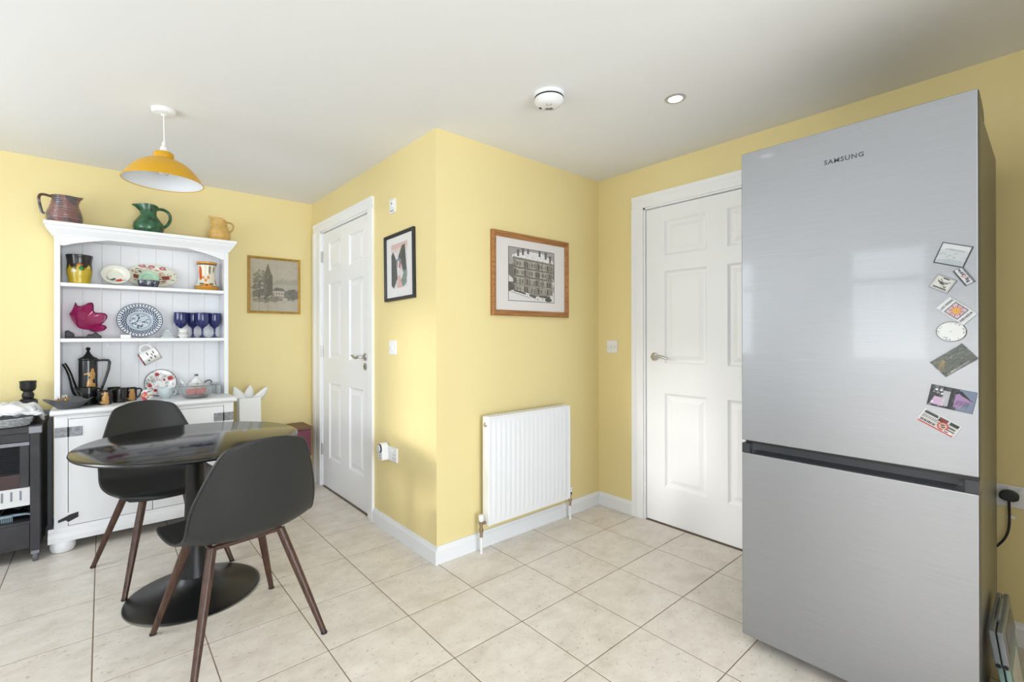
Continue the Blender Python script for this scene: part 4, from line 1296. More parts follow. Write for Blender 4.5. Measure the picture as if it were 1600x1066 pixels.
boxo('lower_shelf', -hx, hx, ty0 + .02, ty1 - .03, .205, .217, M['trolley'], tr)
boxo('lower_front', -hx, hx, ty0 + .014, ty0 + .026, .075, .205, M['trolley'], tr, bevel=.002)

pbd = thing('panel_board', 'grey tongue and groove board standing between trolley and wall', 'board', (-.52, 3.968, 0))
boxo('board_back', -.285, .285, .004, .012, .0, .75, M['boardgrey'], pbd)
for k in range(10):
    boxo('board_strip', -.285 + k * .057 + .001, -.285 + (k + 1) * .057 - .001, -.010, .004, .0, .75, M['boardgrey'], pbd, bevel=.004)
b = thing('cleaning_brush', 'pale blue plastic brush on the lower shelf of the trolley', 'brush', (-.36, 3.57, .217), 0)
boxo('brush_head', -.075, -.005, -.014, .014, .022, .036, M['bluegrey'], b, bevel=.004)
MB().tube([(-.008, 0, .03), (.045, 0, .027), (.07, 0, .02)], [.008, .006, .007], 10).build('brush_handle', M['bluegrey'], b, smooth=True)
mb = MB()
for k in range(11): mb.box(-.073 + k * .0065, -.070 + k * .0065, -.012, .012, 0, .023)
tag(mb.build('bristles', M['bluegrey'], b), kind='stuff')
wr = thing('wire_rack', 'bent black wire rack standing behind the brush on the trolley shelf', 'rack', (-.37, 3.66, .217), 0)
MB().tube([(-.06, 0, .003), (-.03, .01, .06), (.02, 0, .035), (.05, .01, .065), (.06, 0, .003)], .004, 8).build('front_wire', M['black'], wr, smooth=True)
MB().tube([(-.06, .05, .003), (-.02, .05, .065), (.03, .05, .03), (.06, .05, .003)], .004, 8).build('rear_wire', M['black'], wr, smooth=True)
MB().tube([(-.06, 0, .004), (-.06, .05, .004)], .004, 8).tube([(.06, 0, .004), (.06, .05, .004)], .004, 8).tube([(-.06, 0.025, .004), (.06, .025, .004)], .004, 8).build('base_wire', M['black'], wr, smooth=True)

# woven tray, box, cloth and candle goblet on the trolley
bx_ = thing('storage_box', 'grey lidded box under the white cloth on the trolley', 'box', (-.44, 3.765, TRZ), 0)
boxo('box_body', -.14, .14, -.075, .075, 0, .055, M['wicker'], bx_, bevel=.004)
boxo('box_lid', -.144, .144, -.079, .079, .055, .085, M['offwhite'], bx_, bevel=.004)
tray = thing('woven_tray', 'oval grey wicker tray at the front of the black trolley', 'tray', (-.455, 3.585, TRZ), 0)
ov = [(math.cos(a), math.sin(a)) for a in np.linspace(0, 2 * PI, 49)]
MB().prism([(x * .145, y * .072) for x, y in ov[:-1]], .002, .010, 'xy').build('tray_base', M['wicker'], tray)
for k in range(5):
    vsn = []
    for i, (x, y) in enumerate(ov):
        q = 1 + .035 * math.sin(i * PI * .9 + k * PI) + .02 * k; vsn.append((x * .148 * q, y * .075 * q, .008 + k * .0085))
    MB().tube(vsn, .0055, 6, cap=False).build('woven_strand', M['wicker'], tray, smooth=True)

n1, n2 = 44, 34; vs = []; fs = []
for j in range(n2):
    for i in range(n1):
        u, v = i / (n1 - 1), j / (n2 - 1)
        x = -.66 + u * .40; y = 3.555 + v * .29
        ontop = min(1, max(0, (y - 3.655) / .035)) * min(1, max(0, (-.275 - x) / .035 + .0))
        z = TRZ + .053 + .037 * ontop
        if y > 3.66 and x > -.305: z = TRZ + .010 + .08 * max(0, min(1, (-.268 - x) / .035))
        z += .007 * math.sin(x * 41 + y * 23 + 2 * math.sin(y * 19)) + .006 * math.sin(x * 77 - y * 58 + 1.7 * math.sin(x * 31)) + .003 * math.sin(x * 160 + y * 120) + .008
        fr_ = .014 * math.sin(v * 17 + 1) + .010 * math.sin(v * 41)
        fr2 = .016 * math.sin(u * 15) + .008 * math.sin(u * 37 + 2)
        vs.append((x + fr_ * u * .6, y + fr2 * (1 - v) * .8, z))
for j in range(n2 - 1):
    for i in range(n1 - 1): fs.append((j * n1 + i, j * n1 + i + 1, (j + 1) * n1 + i + 1, (j + 1) * n1 + i))
o = MB().add(vs, fs).build('cloth', M['cloth'], None, smooth=True, ang=0, solid=.0015)
tag(o, 'crumpled white cloth thrown over box and tray on the trolley', 'cloth')
gb = thing('candle_goblet', 'turned black candle goblet standing on the trolley behind the white cloth', 'candle holder', (-.335, 3.89, TRZ), 0)
boxo('block', -.04, .04, -.03, .03, 0, .105, M['trolley'], gb, bevel=.003)
MB().lathe([(0, .105), (.034, .105), (.034, .112), (.022, .116), (.026, .122), (.027, .140), (.022, .150), (.020, .156), (.032, .166), (.036, .182), (.035, .205), (.038, .218), (.034, .218), (.031, .20), (.03, .18), (0, .172)], 32).build('goblet', M['black'], gb, smooth=True, ang=50)

# ================================================================== CERAMICS
def jug(name, label, loc, rz, prof, m, handle, spout, n=48, painter=None, hr=.008, sc_=1.0):
    """lathe jug, local +x = spout side, handle on -x"""
    r = thing(name, label, 'jug', loc, rz); r.scale = (sc_, sc_, sc_)
    mb = MB().lathe(prof, n)
    ztop_ = max(z for _, z in prof); rtop = [q for q in prof if q[1] == ztop_][0][0]
    out = []
    for (x, y, z) in mb.v:
        k = max(0, (z - ztop_ * .72) / (ztop_ * .28)) ** 1.5
        rad = math.hypot(x, y); ca = x / rad if rad > 1e-4 else 0
        s_ = max(0, ca) ** 6 * k * spout[0] if rad > rtop * .5 else 0
        out.append((x + s_, y * (1 - .25 * max(0, ca) ** 4 * k), z + max(0, ca) ** 6 * k * spout[1] + (max(0, -ca) ** 2) * k * spout[2]))
    mb.v = out
    o = mb.build('jug_body', m, r, smooth=True, ang=50)
    if painter: paint(o, painter)
    h_ = MB().tube(handle, hr, 10, flat=.8).build('handle', m, r, smooth=True)
    if painter: paint(h_, painter)
    return r


ct = 1.874
def ribs(prof, amp, step):
    out = []
    P = np.array(prof); z = 0
    idx = np.linspace(0, len(P) - 1, 90)
    for t_ in idx:
        rr = np.interp(t_, range(len(P)), P[:, 0]); zz = np.interp(t_, range(len(P)), P[:, 1])
        out.append((max(1e-5, rr + amp * math.sin(zz * 2 * PI / step)) if rr > .03 else rr, zz))
    return out
def lustre(x, y, z):
    n = len(x); c = base_col(n, C(128, 82, 78))
    w = np.sin(z * 640) > .55; c[w] = C(150, 132, 130)
    k = (np.sin(x * 90 + z * 40) + np.sin(y * 70 - z * 60)) > .4; c[k & ~w] = C(78, 74, 84)
    c[z < .012] = C(176, 140, 100)
    k2 = (z > .12) & (x < -.04); c[k2] = C(88, 66, 56)
    return c
pj = [(0, .0), (.058, .0), (.066, .012), (.071, .035), (.066, .065), (.055, .1), (.049, .13), (.051, .145), (.046, .145), (.044, .13), (.05, .1), (0, .02)]
jug('pottery_jug', 'brown and purple ribbed lustre jug on top of the dresser', (-.175, 3.87, ct), R_(3), ribs(pj[:8], .0012, .009) + pj[8:], M['printgloss'],
    bez((-.046, 0, .138), (-.095, 0, .150), (-.105, 0, .15), (-.083, 0, .055), 12)[:13] + [Vector((-.072, 0, .05))], (.022, .008, .0), painter=lustre, sc_=1.2)
gj = [(0, .0), (.052, .0), (.064, .012), (.072, .038), (.068, .062), (.05, .09), (.038, .108), (.037, .128), (.042, .15), (.046, .165), (.041, .165), (.036, .145), (.032, .12), (0, .03)]
jug('pottery_jug', 'dark green moulded jug with curved handle on top of the dresser', (.235, 3.875, ct), R_(176), gj, M['green'],
    bez((-.04, 0, .148), (-.10, 0, .165), (-.125, 0, .09), (-.064, 0, .045), 14), (.030, -.006, -.006), hr=.010, sc_=1.2)
tj = [(0, .0), (.046, .0), (.053, .010), (.056, .035), (.050, .062), (.040, .09), (.035, .115), (.036, .132), (.032, .132), (.031, .115), (0, .02)]
jug('pottery_jug', 'small tan ribbed jug on the right end of the dresser top', (.645, 3.87, ct), R_(170), ribs(tj[:8], .0008, .007) + tj[8:], M['tanjug'],
    bez((-.034, 0, .115), (-.078, 0, .12), (-.075, 0, .08), (-.048, 0, .058), 12), (.016, .012, -.012), hr=.006, sc_=1.3)

SY = 3.875
Z1, Z2 = 1.522, 1.188
# black and yellow vase
def vpaint(x, y, z):
    a = np.arctan2(y, x); c = base_col(len(x), C(196, 168, 40))
    edge = .104 + .008 * np.sin(a * 7 + .4) + .005 * np.sin(a * 15)
    c[z > edge] = C(30, 22, 22)
    band = (z < edge) & (z > edge - .016) & (np.sin(a * 9) > .3); c[band] = C(96, 84, 30)
    aa = a + 1.50
    for (da, zz, ra, rz_, col) in ((.05, .094, .16, .014, C(46, 128, 60)), (-.5, .078, .2, .012, C(206, 204, 176)), (.75, .1, .2, .01, C(220, 196, 70)), (-.05, .115, .25, .006, C(190, 110, 40))):
        c[((aa - da) / ra) ** 2 + ((z - zz) / rz_) ** 2 < 1] = col
    c[z < .02] = C(206, 176, 36)
    return c
vp = [(0, 0), (.050, 0), (.0505, .004), (.054, .03), (.059, .06), (.062, .085), (.0605, .1), (.058, .125), (.060, .15), (.066, .178), (.062, .178), (.056, .15), (.054, .12), (.05, .05), (0, .02)]
def dense(p, n=70):
    P = np.array(p); d = np.r_[0, np.cumsum(np.hypot(*np.diff(P, axis=0).T))]; t_ = np.linspace(0, d[-1], n)
    return list(zip(np.interp(t_, d, P[:, 0]), np.interp(t_, d, P[:, 1])))
vt = thing('vase', 'glazed vase, black above and yellow below, on the upper dresser shelf', 'vase', (-.108, SY, Z1))
paint(MB().lathe(dense(vp), 90).build('vase_body', M['printgloss'], vt, smooth=True, ang=50), vpaint)

# orange rimmed vase
def opaint(x, y, z):
    a = np.arctan2(y, x) + 1.715; c = base_col(len(x), C(226, 216, 194))
    c[(z > .183)] = C(204, 142, 44); c[(z > .179) & (z < .184)] = C(74, 58, 44)
    c[z < .026] = C(206, 146, 46); c[(z >= .026) & (z < .031)] = C(40, 34, 32)
    for (da, zz, ra, rz_, col) in ((-.85, .125, .26, .045, C(214, 92, 34)), (-.75, .09, .2, .02, C(206, 84, 30)), (-.4, .088, .12, .011, C(206, 128, 58)), (-.12, .07, .16, .012, C(206, 128, 58)), (.18, .09, .16, .012, C(206, 128, 58)),
                                   (.35, .142, .16, .03, C(150, 146, 124)), (.9, .148, .14, .025, C(150, 146, 124)), (.35, .148, .05, .02, C(52, 50, 46)), (.9, .15, .04, .018, C(52, 50, 46)), (1.15, .06, .12, .02, C(186, 84, 54)),
                                   (0.0, .036, .6, .012, C(220, 136, 50)), (-.55, .045, .3, .007, C(74, 110, 74)), (.5, .045, .25, .006, C(74, 110, 74)), (.0, .034, .1, .005, C(40, 34, 30))):
        c[((a - da) / ra) ** 2 + ((z - zz) / rz_) ** 2 < 1] = col
    return c
op = [(0, 0), (.062, 0), (.066, .003), (.078, .022), (.079, .027), (.070, .032), (.060, .045), (.053, .075), (.050, .11), (.052, .15), (.057, .178), (.064, .188), (.064, .2), (.060, .2), (.052, .17), (.046, .1), (0, .03)]
ot = thing('vase', 'cream waisted vase with orange rim and base on the upper dresser shelf', 'vase', (.567, SY - .004, Z1))
paint(MB().lathe(dense(op, 110), 110).build('vase_body', M['printgloss'], ot, smooth=True, ang=50), opaint)


def dish(name, label, cat, loc, rx, rz_, prof, m, painter=None, sx=1.0, n=96, dn=60, foot=True, rzz=0):
    """prof from centre (r, depth) opening towards -y after standing up; leans back by tilt rx"""
    r = thing(name, label, cat, loc)
    r.rotation_euler = (rx, 0, rzz)
    mb = MB().lathe(dense(prof, dn), n)
    mb.v = [(x * sx, -z, y + rz_) for (x, y, z) in mb.v]
    o = mb.build('dish_body', m, r, smooth=True, ang=60)
    if painter: paint(o, lambda x, y, z: painter(x / sx, z - rz_, y))
    return r


def plate_prof(R, d, t=.004): return [(0, 0), (R * .55, 0), (R * .62, d * .35), (R * .7, d * .6), (R, d), (R, d - t), (R * .7, d * .6 - t), (R * .55, -t), (0, -t)]

def tapestry(x, y, d):
    r_ = np.hypot(x, y); c = base_col(len(x), C(226, 222, 204)); R0 = .092
    c[r_ > R0 * .95] = C(188, 208, 184)
    g = np.random.default_rng(3)
    cols = [C(196, 70, 82), C(70, 84, 128), C(60, 100, 70), C(206, 162, 70), C(150, 66, 42), C(86, 72, 60), C(206, 150, 150)]
    for k in range(80):
        a = g.random() * 2 * PI; q = R0 * (.2 + .68 * g.random()); rr = .0018 + .0028 * g.random()
        c[((x - q * math.cos(a)) / (rr * (.6 + g.random()))) ** 2 + ((y - q * math.sin(a)) / rr) ** 2 < 1] = cols[k % 7]
    for (px_, py_) in ((.0, .066), (-.03, .07), (.035, .06)):
        c[np.hypot(x - px_, y - py_) < .011] = C(176, 84, 92); c[np.hypot(x - px_, y - py_) < .005] = C(224, 170, 176)
    for s_ in (-1, 1): c[(np.abs(x - s_ * .045) < .012) & (np.abs(y + .005) < .014)] = C(142, 62, 40)
    return c
dish('oval_platter', 'oval cream platter with flower pattern leaning behind bowls on the upper shelf', 'platter', (.255, 3.905, Z1 + .002), R_(-18), .083, plate_prof(.083, .016), M['printgloss'], tapestry, sx=1.72, dn=70, n=140)
def fruit(x, y, d):
    c = base_col(len(x), C(230, 228, 214))
    c[np.hypot(x, y) > .070] = C(214, 216, 198)
    for (cx_, cy_, a_, b_, col) in ((.016, -.036, .018, .014, C(196, 58, 40)), (.024, -.024, .008, .006, C(196, 58, 40)), (-.018, -.028, .016, .006, C(62, 98, 66)), (-.008, -.02, .008, .005, C(52, 84, 60)), (-.034, -.034, .009, .006, C(110, 64, 48)), (.04, -.04, .012, .003, C(90, 76, 60)), (-.042, -.02, .005, .007, C(130, 52, 38)), (-.012, -.045, .012, .004, C(140, 80, 60))):
        c[((x - cx_) / a_) ** 2 + ((y - cy_) / b_) ** 2 < 1] = col
    return c
dish('fruit_dish', 'round cream dish with red flower tilted against the flowered platter', 'dish', (.066, 3.832, Z1 + .002), R_(-32), .072, plate_prof(.074, .022), M['printgloss'], fruit)
dish('side_plate', 'plain pale green plate standing behind the small navy bowl', 'plate', (.236, 3.862, Z1 + .002), R_(-10), .056, plate_prof(.056, .008), mat('celadon_glaze', C(166, 200, 172), .25))
def navy(x, y, z):
    c = base_col(len(x), C(38, 42, 62)); g = np.random.default_rng(5); a = np.arctan2(y, x)
    for k in range(46):
        a0 = -PI + 2 * PI * g.random(); z0 = .008 + .028 * g.random()
        c[((a - a0) / (.05 + .05 * g.random())) ** 2 + ((z - z0) / .004) ** 2 < 1] = [C(170, 168, 176), C(120, 90, 90), C(150, 160, 180)][k % 3]
    c[z > .041] = C(70, 74, 92)
    return c
nb_ = thing('small_bowl', 'small navy patterned bowl at the front of the upper dresser shelf', 'bowl', (.232, 3.815, Z1))
nbp = [(0, 0), (.044, 0), (.049, .004), (.056, .02), (.060, .044), (.057, .044), (.05, .02), (0, .008)]
mbx = MB().lathe(dense(nbp, 50), 80)
mbx.v = [(x, y * .5, z) for x, y, z in mbx.v]
paint(mbx.build('bowl_body', M['printgloss'], nb_, smooth=True, ang=50), navy)

# ---- middle shelf
def delft(x, y, d):
    r_ = np.hypot(x, y) / .122; a = np.arctan2(y, x); c = base_col(len(x), C(196, 206, 216))
    ink = np.array(C(48, 58, 84)); pale = np.array(C(222, 227, 232)); mid = np.array(C(120, 134, 158))
    c[(r_ > .82)] = pale
    c[(r_ > .85) & (r_ < .95) & (np.sin(a * 40) > .35)] = ink
    c[(r_ > .965)] = ink; c[(r_ > .80) & (r_ < .825)] = ink
    k = (r_ > .60) & (r_ < .80); c[k] = mid; c[k & (np.sin(a * 28) * np.sin(r_ * 58) > .1)] = ink; c[k & (np.sin(a * 28) * np.sin(r_ * 58) < -.45)] = pale
    c[(r_ > .56) & (r_ < .60) & (np.sin(a * 34) > 0)] = pale; c[(r_ > .585) & (r_ < .60)] = ink
    c[(r_ > .44) & (r_ < .56)] = np.array(C(176, 190, 202)); c[(r_ > .425) & (r_ < .44)] = ink
    g = np.random.default_rng(9)
    for q in range(70):
        aa = g.random() * 2 * PI; rr = .122 * .40 * math.sqrt(g.random()); x0, y0 = rr * math.cos(aa), rr * math.sin(aa)
        c[((x - x0) / (.002 + .006 * g.random())) ** 2 + ((y - y0) / (.0015 + .004 * g.random())) ** 2 < 1] = ink if q % 3 else pale
    return c
dish('display_plate', 'blue and white patterned plate standing in the middle of the dresser', 'plate', (.19, 3.842, Z2 + .001), R_(-24), .122, plate_prof(.122, .018), M['printgloss'], delft, n=200, dn=120)
o = boxo('tealight_box', .088, .140, 3.80, 3.822, Z2, Z2 + .022, M['porcelain'], None, bevel=.003)
tag(o, 'tiny white block at the foot of the blue and white plate', 'box')

rb = thing('ruffled_bowl', 'magenta glass bowl with ruffled rim tipped on its side on the middle shelf', 'bowl', (-.103, 3.868, Z2 + .088))
vs = []; fs = []; na, nrr = 96, 16
for j in range(nrr):
    t_ = j / (nrr - 1)
    for i in range(na):
        a = 2 * PI * i / na; ruf = t_ ** 3
        rr = .012 + .084 * t_ ** .8 + .010 * ruf * math.cos(6 * a)
        vs.append((rr * math.cos(a), rr * math.sin(a), .070 * t_ ** 1.7 + .020 * ruf * math.sin(6 * a + .8)))
for j in range(nrr - 1):
    for i in range(na): fs.append((j * na + i, j * na + (i + 1) % na, (j + 1) * na + (i + 1) % na, (j + 1) * na + i))
fs.append(tuple(range(na - 1, -1, -1)))
q = Matrix.Rotation(R_(42), 3, 'Z') @ Matrix.Rotation(R_(62), 3, 'X')
vs = [tuple(q @ Vector((x, y, z - .02)) + Vector((.008, .01, .018))) for x, y, z in vs]
MB().add(vs, fs).build('bowl_body', M['pinkglass'], rb, smooth=True, ang=0, solid=.003)
rim_ = [vs[(nrr - 1) * na + i] for i in range(na)]
MB().tube(rim_ + [rim_[0]], .0028, 6, cap=False).build('rim', mat('magenta_rim_glass', C(120, 22, 74), .08, trans=.4), rb, smooth=True)
bs = thing('display_stand', 'black scrolled stand holding the magenta glass bowl', 'stand', (-.10, 3.87, Z2))
MB().prism([(-.075, 0), (-.03, 0), (-.035, .03), (-.062, .05), (-.075, .045)], .02, .045, 'xz').build('left_bracket', M['black'], bs, bevel=.004)
MB().prism([(.02, 0), (.098, 0), (.094, .014), (.078, .030), (.07, .038), (.06, .034), (.056, .024), (.03, .026)], -.03, .03, 'xz').build('right_scroll', M['black'], bs, bevel=.006)
boxo('foot_bar', -.06, .05, -.03, .03, 0, .010, M['black'], bs, bevel=.003)

go = thing('glass_ornament', 'stepped clear glass ornament between the blue plate and goblets', 'ornament', (.334, 3.84, Z2))
for k, (a, z0, z1) in enumerate(((.036, 0, .010), (.026, .010, .020), (.034, .020, .027), (.020, .027, .044), (.03, .036, .042), (.012, .044, .054))):
    boxo('glass_step', -a, a, -a * .6, a * .6, z0, z1, M['frost'], go, bevel=.0015)
def wpot(x, y, z):
    c = base_col(len(x), C(234, 233, 231)); a = np.arctan2(y, x)
    k = (z > .02) & (z < .038); c[k & (np.sin(a * 16 + z * 500) * np.sin(a * 16 - z * 500) > .1)] = C(70, 70, 74)
    return c
wp = thing('small_pot', 'small white pot with black lattice band in front of the goblets', 'pot', (.42, 3.803, Z2))
paint(MB().lathe(dense([(0, 0), (.02, 0), (.022, .004), (.030, .018), (.031, .03), (.024, .044), (.023, .05), (.032, .064), (.029, .064), (.02, .05), (0, .01)], 60), 90).build('pot_body', M['printgloss'], wp, smooth=True), wpot)

gprof = [(0, 0), (.037, 0), (.038, .002), (.022, .007), (.009, .016), (.0062, .03), (.0068, .062), (.013, .072), (.030, .086), (.040, .108), (.042, .135), (.0395, .176), (.0375, .176), (.0398, .135), (.038, .11), (.024, .088), (0, .08)]
gob = None
for (x, y) in ((.413, 3.868), (.489, 3.918), (.535, 3.838), (.614, 3.868)):
    if gob is None:
        gob = thing('goblet', 'navy glass goblet directly behind the small white lattice pot', 'goblet', (x, y, Z2), 0, 'navy goblets on the middle shelf')
        MB().lathe(gprof[7:], 40).build('goblet_bowl', M['navyglass'], gob, smooth=True, ang=60)
        MB().lathe(gprof[:8], 40).build('stem', M['navyglass'], gob, smooth=True, ang=60)
    else:
        g = copy_tree(gob); g.location = (x, y, Z2)
        g['label'] = {.489: 'navy glass goblet at the back, half hidden between two nearer goblets', .535: 'navy glass goblet standing forward in the middle of the cluster', .614: 'navy glass goblet nearest the right upright of the dresser'}[x]

# ---- hanging mug
mg = thing('hanging_mug', 'white mug with red rims hanging from a hook under the middle shelf', 'mug', (.237, 3.818, 1.068)); mg.scale = (1.22, 1.22, 1.22)
q = Matrix.Rotation(R_(62), 3, 'Y')
def mugp(x, y, z):
    c = base_col(len(x), C(236, 235, 233))
    l = q.inverted().to_quaternion(); v = np.array(q.inverted()) @ np.stack([x, y, z]); lz = v[2]; a = np.arctan2(v[1], v[0])
    c[(lz < -.037)] = C(126, 36, 40); c[(lz > .040)] = C(110, 32, 38)
    for (a0, z0, ra, rz_) in ((-2.1, -.005, .28, .0025), (-1.75, .012, .2, .0025), (-2.0, .022, .25, .002), (-1.4, .0, .18, .0022), (-1.3, .02, .22, .0022), (-1.1, -.015, .1, .004)):
        c[(np.abs(a - a0) < ra) & (np.abs(lz - z0) < rz_)] = C(70, 60, 62)
    return c
mpf = dense([(0, -.0425), (.034, -.0425), (.036, -.040), (.036, .043), (.033, .043), (.033, -.036), (0, -.036)], 90)
paint(MB().lathe(mpf, 80, R=q).build('mug_body', M['printgloss'], mg, smooth=True, ang=50), mugp)
hp = [q @ p_ for p_ in bez((-.035, 0, .028), (-.075, 0, .035), (-.075, 0, -.03), (-.035, 0, -.022), 14)]
MB().tube(hp, .0045, 8).build('handle', M['porcelain'], mg, smooth=True)

# ---- worktop pieces
WT = .79
pot = thing('coffee_pot', 'tall black coffee pot with gold sea horse, lid and long spout', 'coffee pot', (-.068, 3.868, WT), R_(0))
BC = M['blackceramic']
def horse(x, y, z):
    c = base_col(len(x), C(24, 24, 25)); a = np.arctan2(y, x) + PI / 2
    u = a * .05; gold = np.array(C(196, 148, 82))
    def E(cx_, cz, ra, rb_): return ((u - cx_ - .006) / (ra * 1.5)) ** 2 + ((z - cz) / rb_) ** 2 < 1
    k = E(.012, .10, .017, .055) | E(.014, .055, .018, .05) | E(.016, .175, .013, .018) | E(.020, .15, .009, .03) | E(-.012, .02, .013, .012) | E(.004, .045, .014, .03) | E(.018, .2, .006, .012)
    k |= (np.abs(z - .178 + (u + .012) * -.2) < .0045) & (u > -.02) & (u < .012)
    k &= ~E(.030, .135, .008, .016)
    c[k] = gold * (.75 + .5 * np.random.default_rng(1).random(k.sum())[:, None])
    return c
pb = dense([(0, 0), (.044, 0), (.046, .003), (.046, .262), (.049, .266), (.049, .271), (.044, .272), (0, .270)], 160)
paint(MB().lathe(pb, 128).build('pot_body', M['printgloss'], pot, smooth=True, ang=50), horse)
MB().lathe([(.046, .271), (.043, .276), (.028, .284), (.014, .300), (.009, .312), (.006, .320), (.010, .325), (.0125, .333), (.008, .341), (0, .343)], 32).build('lid', BC, pot, smooth=True)
MB().tube(bez((-.040, 0, .045), (-.075, 0, .07), (-.068, 0, .17), (-.112, 0, .245), 14), [.020, .0195, .019, .018, .017, .016, .015, .014, .013, .0125, .012, .0115, .011, .011, .011], 14).build('spout', BC, pot, smooth=True)
MB().tube([(.044, 0, .258), (.075, 0, .260), (.098, 0, .258), (.103, 0, .245), (.098, 0, .20), (.080, 0, .13), (.058, 0, .06), (.044, 0, .035)], [.008, .0085, .0095, .010, .0095, .009, .0085, .008], 12, flat=.8).build('handle', BC, pot, smooth=True)

sc = None
for k in range(4):
    o = MB().lathe([(0, 0), (.045, 0), (.05, .003), (.072, .008), (.072, .0095), (.05, .0055), (0, .004)], 48).build('saucer', BC, None, smooth=True)
    o.location = (-.062, 3.745, WT + k * .0072)
    tag(o, ['black saucer at the bottom of the stack under the jug', 'black saucer second from the bottom of the stack', 'black saucer second from the top of the stack', 'black saucer on top of the stack, under the jug'][k], 'saucer', 'stacked black saucers')
cj = thing('milk_jug', 'plain black milk jug with pointed lip on the stack of saucers', 'jug', (-.062, 3.745, WT + 3 * .0072 + .0042), R_(180))
mb = MB().lathe(dense([(0, 0), (.034, 0), (.037, .004), (.039, .04), (.0385, .078), (.0355, .078), (.035, .01), (0, .006)], 40), 48)
mb.v = [(x + (max(0, math.cos(math.atan2(y, x))) ** 10) * max(0, (z - .04) / .038) * .032 * (1 if math.hypot(x, y) > .03 else 0), y, z + .0) for x, y, z in mb.v]
mb.build('jug_body', BC, cj, smooth=True, ang=50)
MB().tube(bez((-.036, 0, .068), (-.07, 0, .072), (-.065, 0, .02), (-.036, 0, .018), 12), .0045, 8).build('handle', BC, cj, smooth=True)


def mugpaint(x, y, z, rz=0):
    c = base_col(len(x), C(26, 26, 27)); a = (np.arctan2(y, x) + PI / 2 + rz + PI) % (2 * PI) - PI; u = a * .034; gold = np.array(C(196, 148, 82))
    def E(cx_, cz, ra, rb_): return ((u - cx_) / (ra * 1.45)) ** 2 + ((z - cz) / rb_) ** 2 < 1
    k = E(.004, .035, .011, .024) | E(.006, .062, .007, .009) | E(-.006, .014, .012, .008) | E(.008, .015, .010, .014)
    k |= (np.abs(z - .062) < .003) & (u > -.014) & (u < .004)
    c[k] = gold * (.75 + .5 * np.random.default_rng(2).random(k.sum())[:, None])
    return c
def coffee_mug(label, loc, rz, face):
    r = thing('coffee_cup', label, 'cup', loc, rz, 'black coffee cups'); r.scale = (1.13, 1.13, 1.08)
    paint(MB().lathe(dense([(0, 0), (.029, 0), (.031, .003), (.031, .076), (.029, .076), (.0285, .008), (0, .006)], 90), 90).build('cup_body', M['printgloss'], r, smooth=True, ang=50), lambda x, y, z: mugpaint(x, y, z, face))
    MB().tube([(.030, 0, .066), (.044, 0, .068), (.052, 0, .062), (.050, 0, .045), (.042, 0, .025), (.030, 0, .014)], .0045, 8).build('handle', BC, r, smooth=True)
    return r
coffee_mug('black coffee cup with gold sea horse at the front edge of the worktop', (.010, 3.685, WT), R_(60), R_(60))
coffee_mug('black coffee cup with gold sea horse nearest the red flowered egg', (.135, 3.80, WT), R_(5), R_(-5))
coffee_mug('black coffee cup, gold turned away, between two gold sea horse cups', (.082, 3.745, WT), R_(150), R_(150 + 140))
coffee_mug('black coffee cup behind the others beside the coffee pot handle', (.058, 3.895, WT), R_(0), R_(0))

# dark dish with gold stars
sdh = thing('square_dish', 'dark grey square dish with flared corners on the left end of worktop', 'dish', (-.148, 3.625, WT), R_(32))
vs = []; fs = []; nn = 64; prof = [(.042, 0, 0), (.046, .004, 0), (.069, .026, .35), (.094, .050, 1), (.090, .050, 1), (.064, .026, .35), (.040, .006, 0)]
for (rr, z, k) in prof:
    for i in range(nn):
        a = 2 * PI * i / nn; s_ = (abs(math.cos(a)) ** 4 + abs(math.sin(a)) ** 4) ** -.25
        cr_ = (s_ - 1) / .19
        R1 = rr * (1 + .12 * cr_ + .06 * cr_ * k)
        vs.append((R1 * math.cos(a), R1 * math.sin(a), z + .016 * k * (cr_ - .5)))
for j in range(len(prof) - 1):
    for i in range(nn): fs.append((j * nn + i, j * nn + (i + 1) % nn, (j + 1) * nn + (i + 1) % nn, (j + 1) * nn + i))
fs += [tuple(range(nn - 1, -1, -1)), tuple((len(prof) - 1) * nn + i for i in range(nn))]
MB().add(vs, fs).build('dish_body', M['slate'], sdh, smooth=True, ang=45)
for k, (dx, dy) in enumerate(((-.04, -.015), (-.012, .03))):
    s_ = thing('star_ornament', ['small gold spiky star ornament in the dark dish, nearer the trolley', 'small gold spiky star ornament in the dark dish, nearer the coffee pot'][k], 'ornament', (-.148 + dx, 3.625 + dy, WT + .006), 0, 'gold stars in the dish')
    MB().cyl(.004, 0, .03, 8).build('stand', M['gold'], s_)
    for q_ in range(7):
        a = q_ * 2 * PI / 7; d_ = Vector((math.cos(a), .35 * math.sin(q_ * 2.1), math.sin(a))).normalized() * .021
        MB().tube([(0, 0, .044), tuple(Vector((0, 0, .044)) + d_)], [.0042, .0006], 6).build('ray', M['gold'], s_)

o = boxo('white_block', -.188, -.160, 3.812, 3.84, WT, WT + .06, M['porcelain'], None, bevel=.003)
tag(o, 'small upright white block against the left upright of the dresser', 'block')

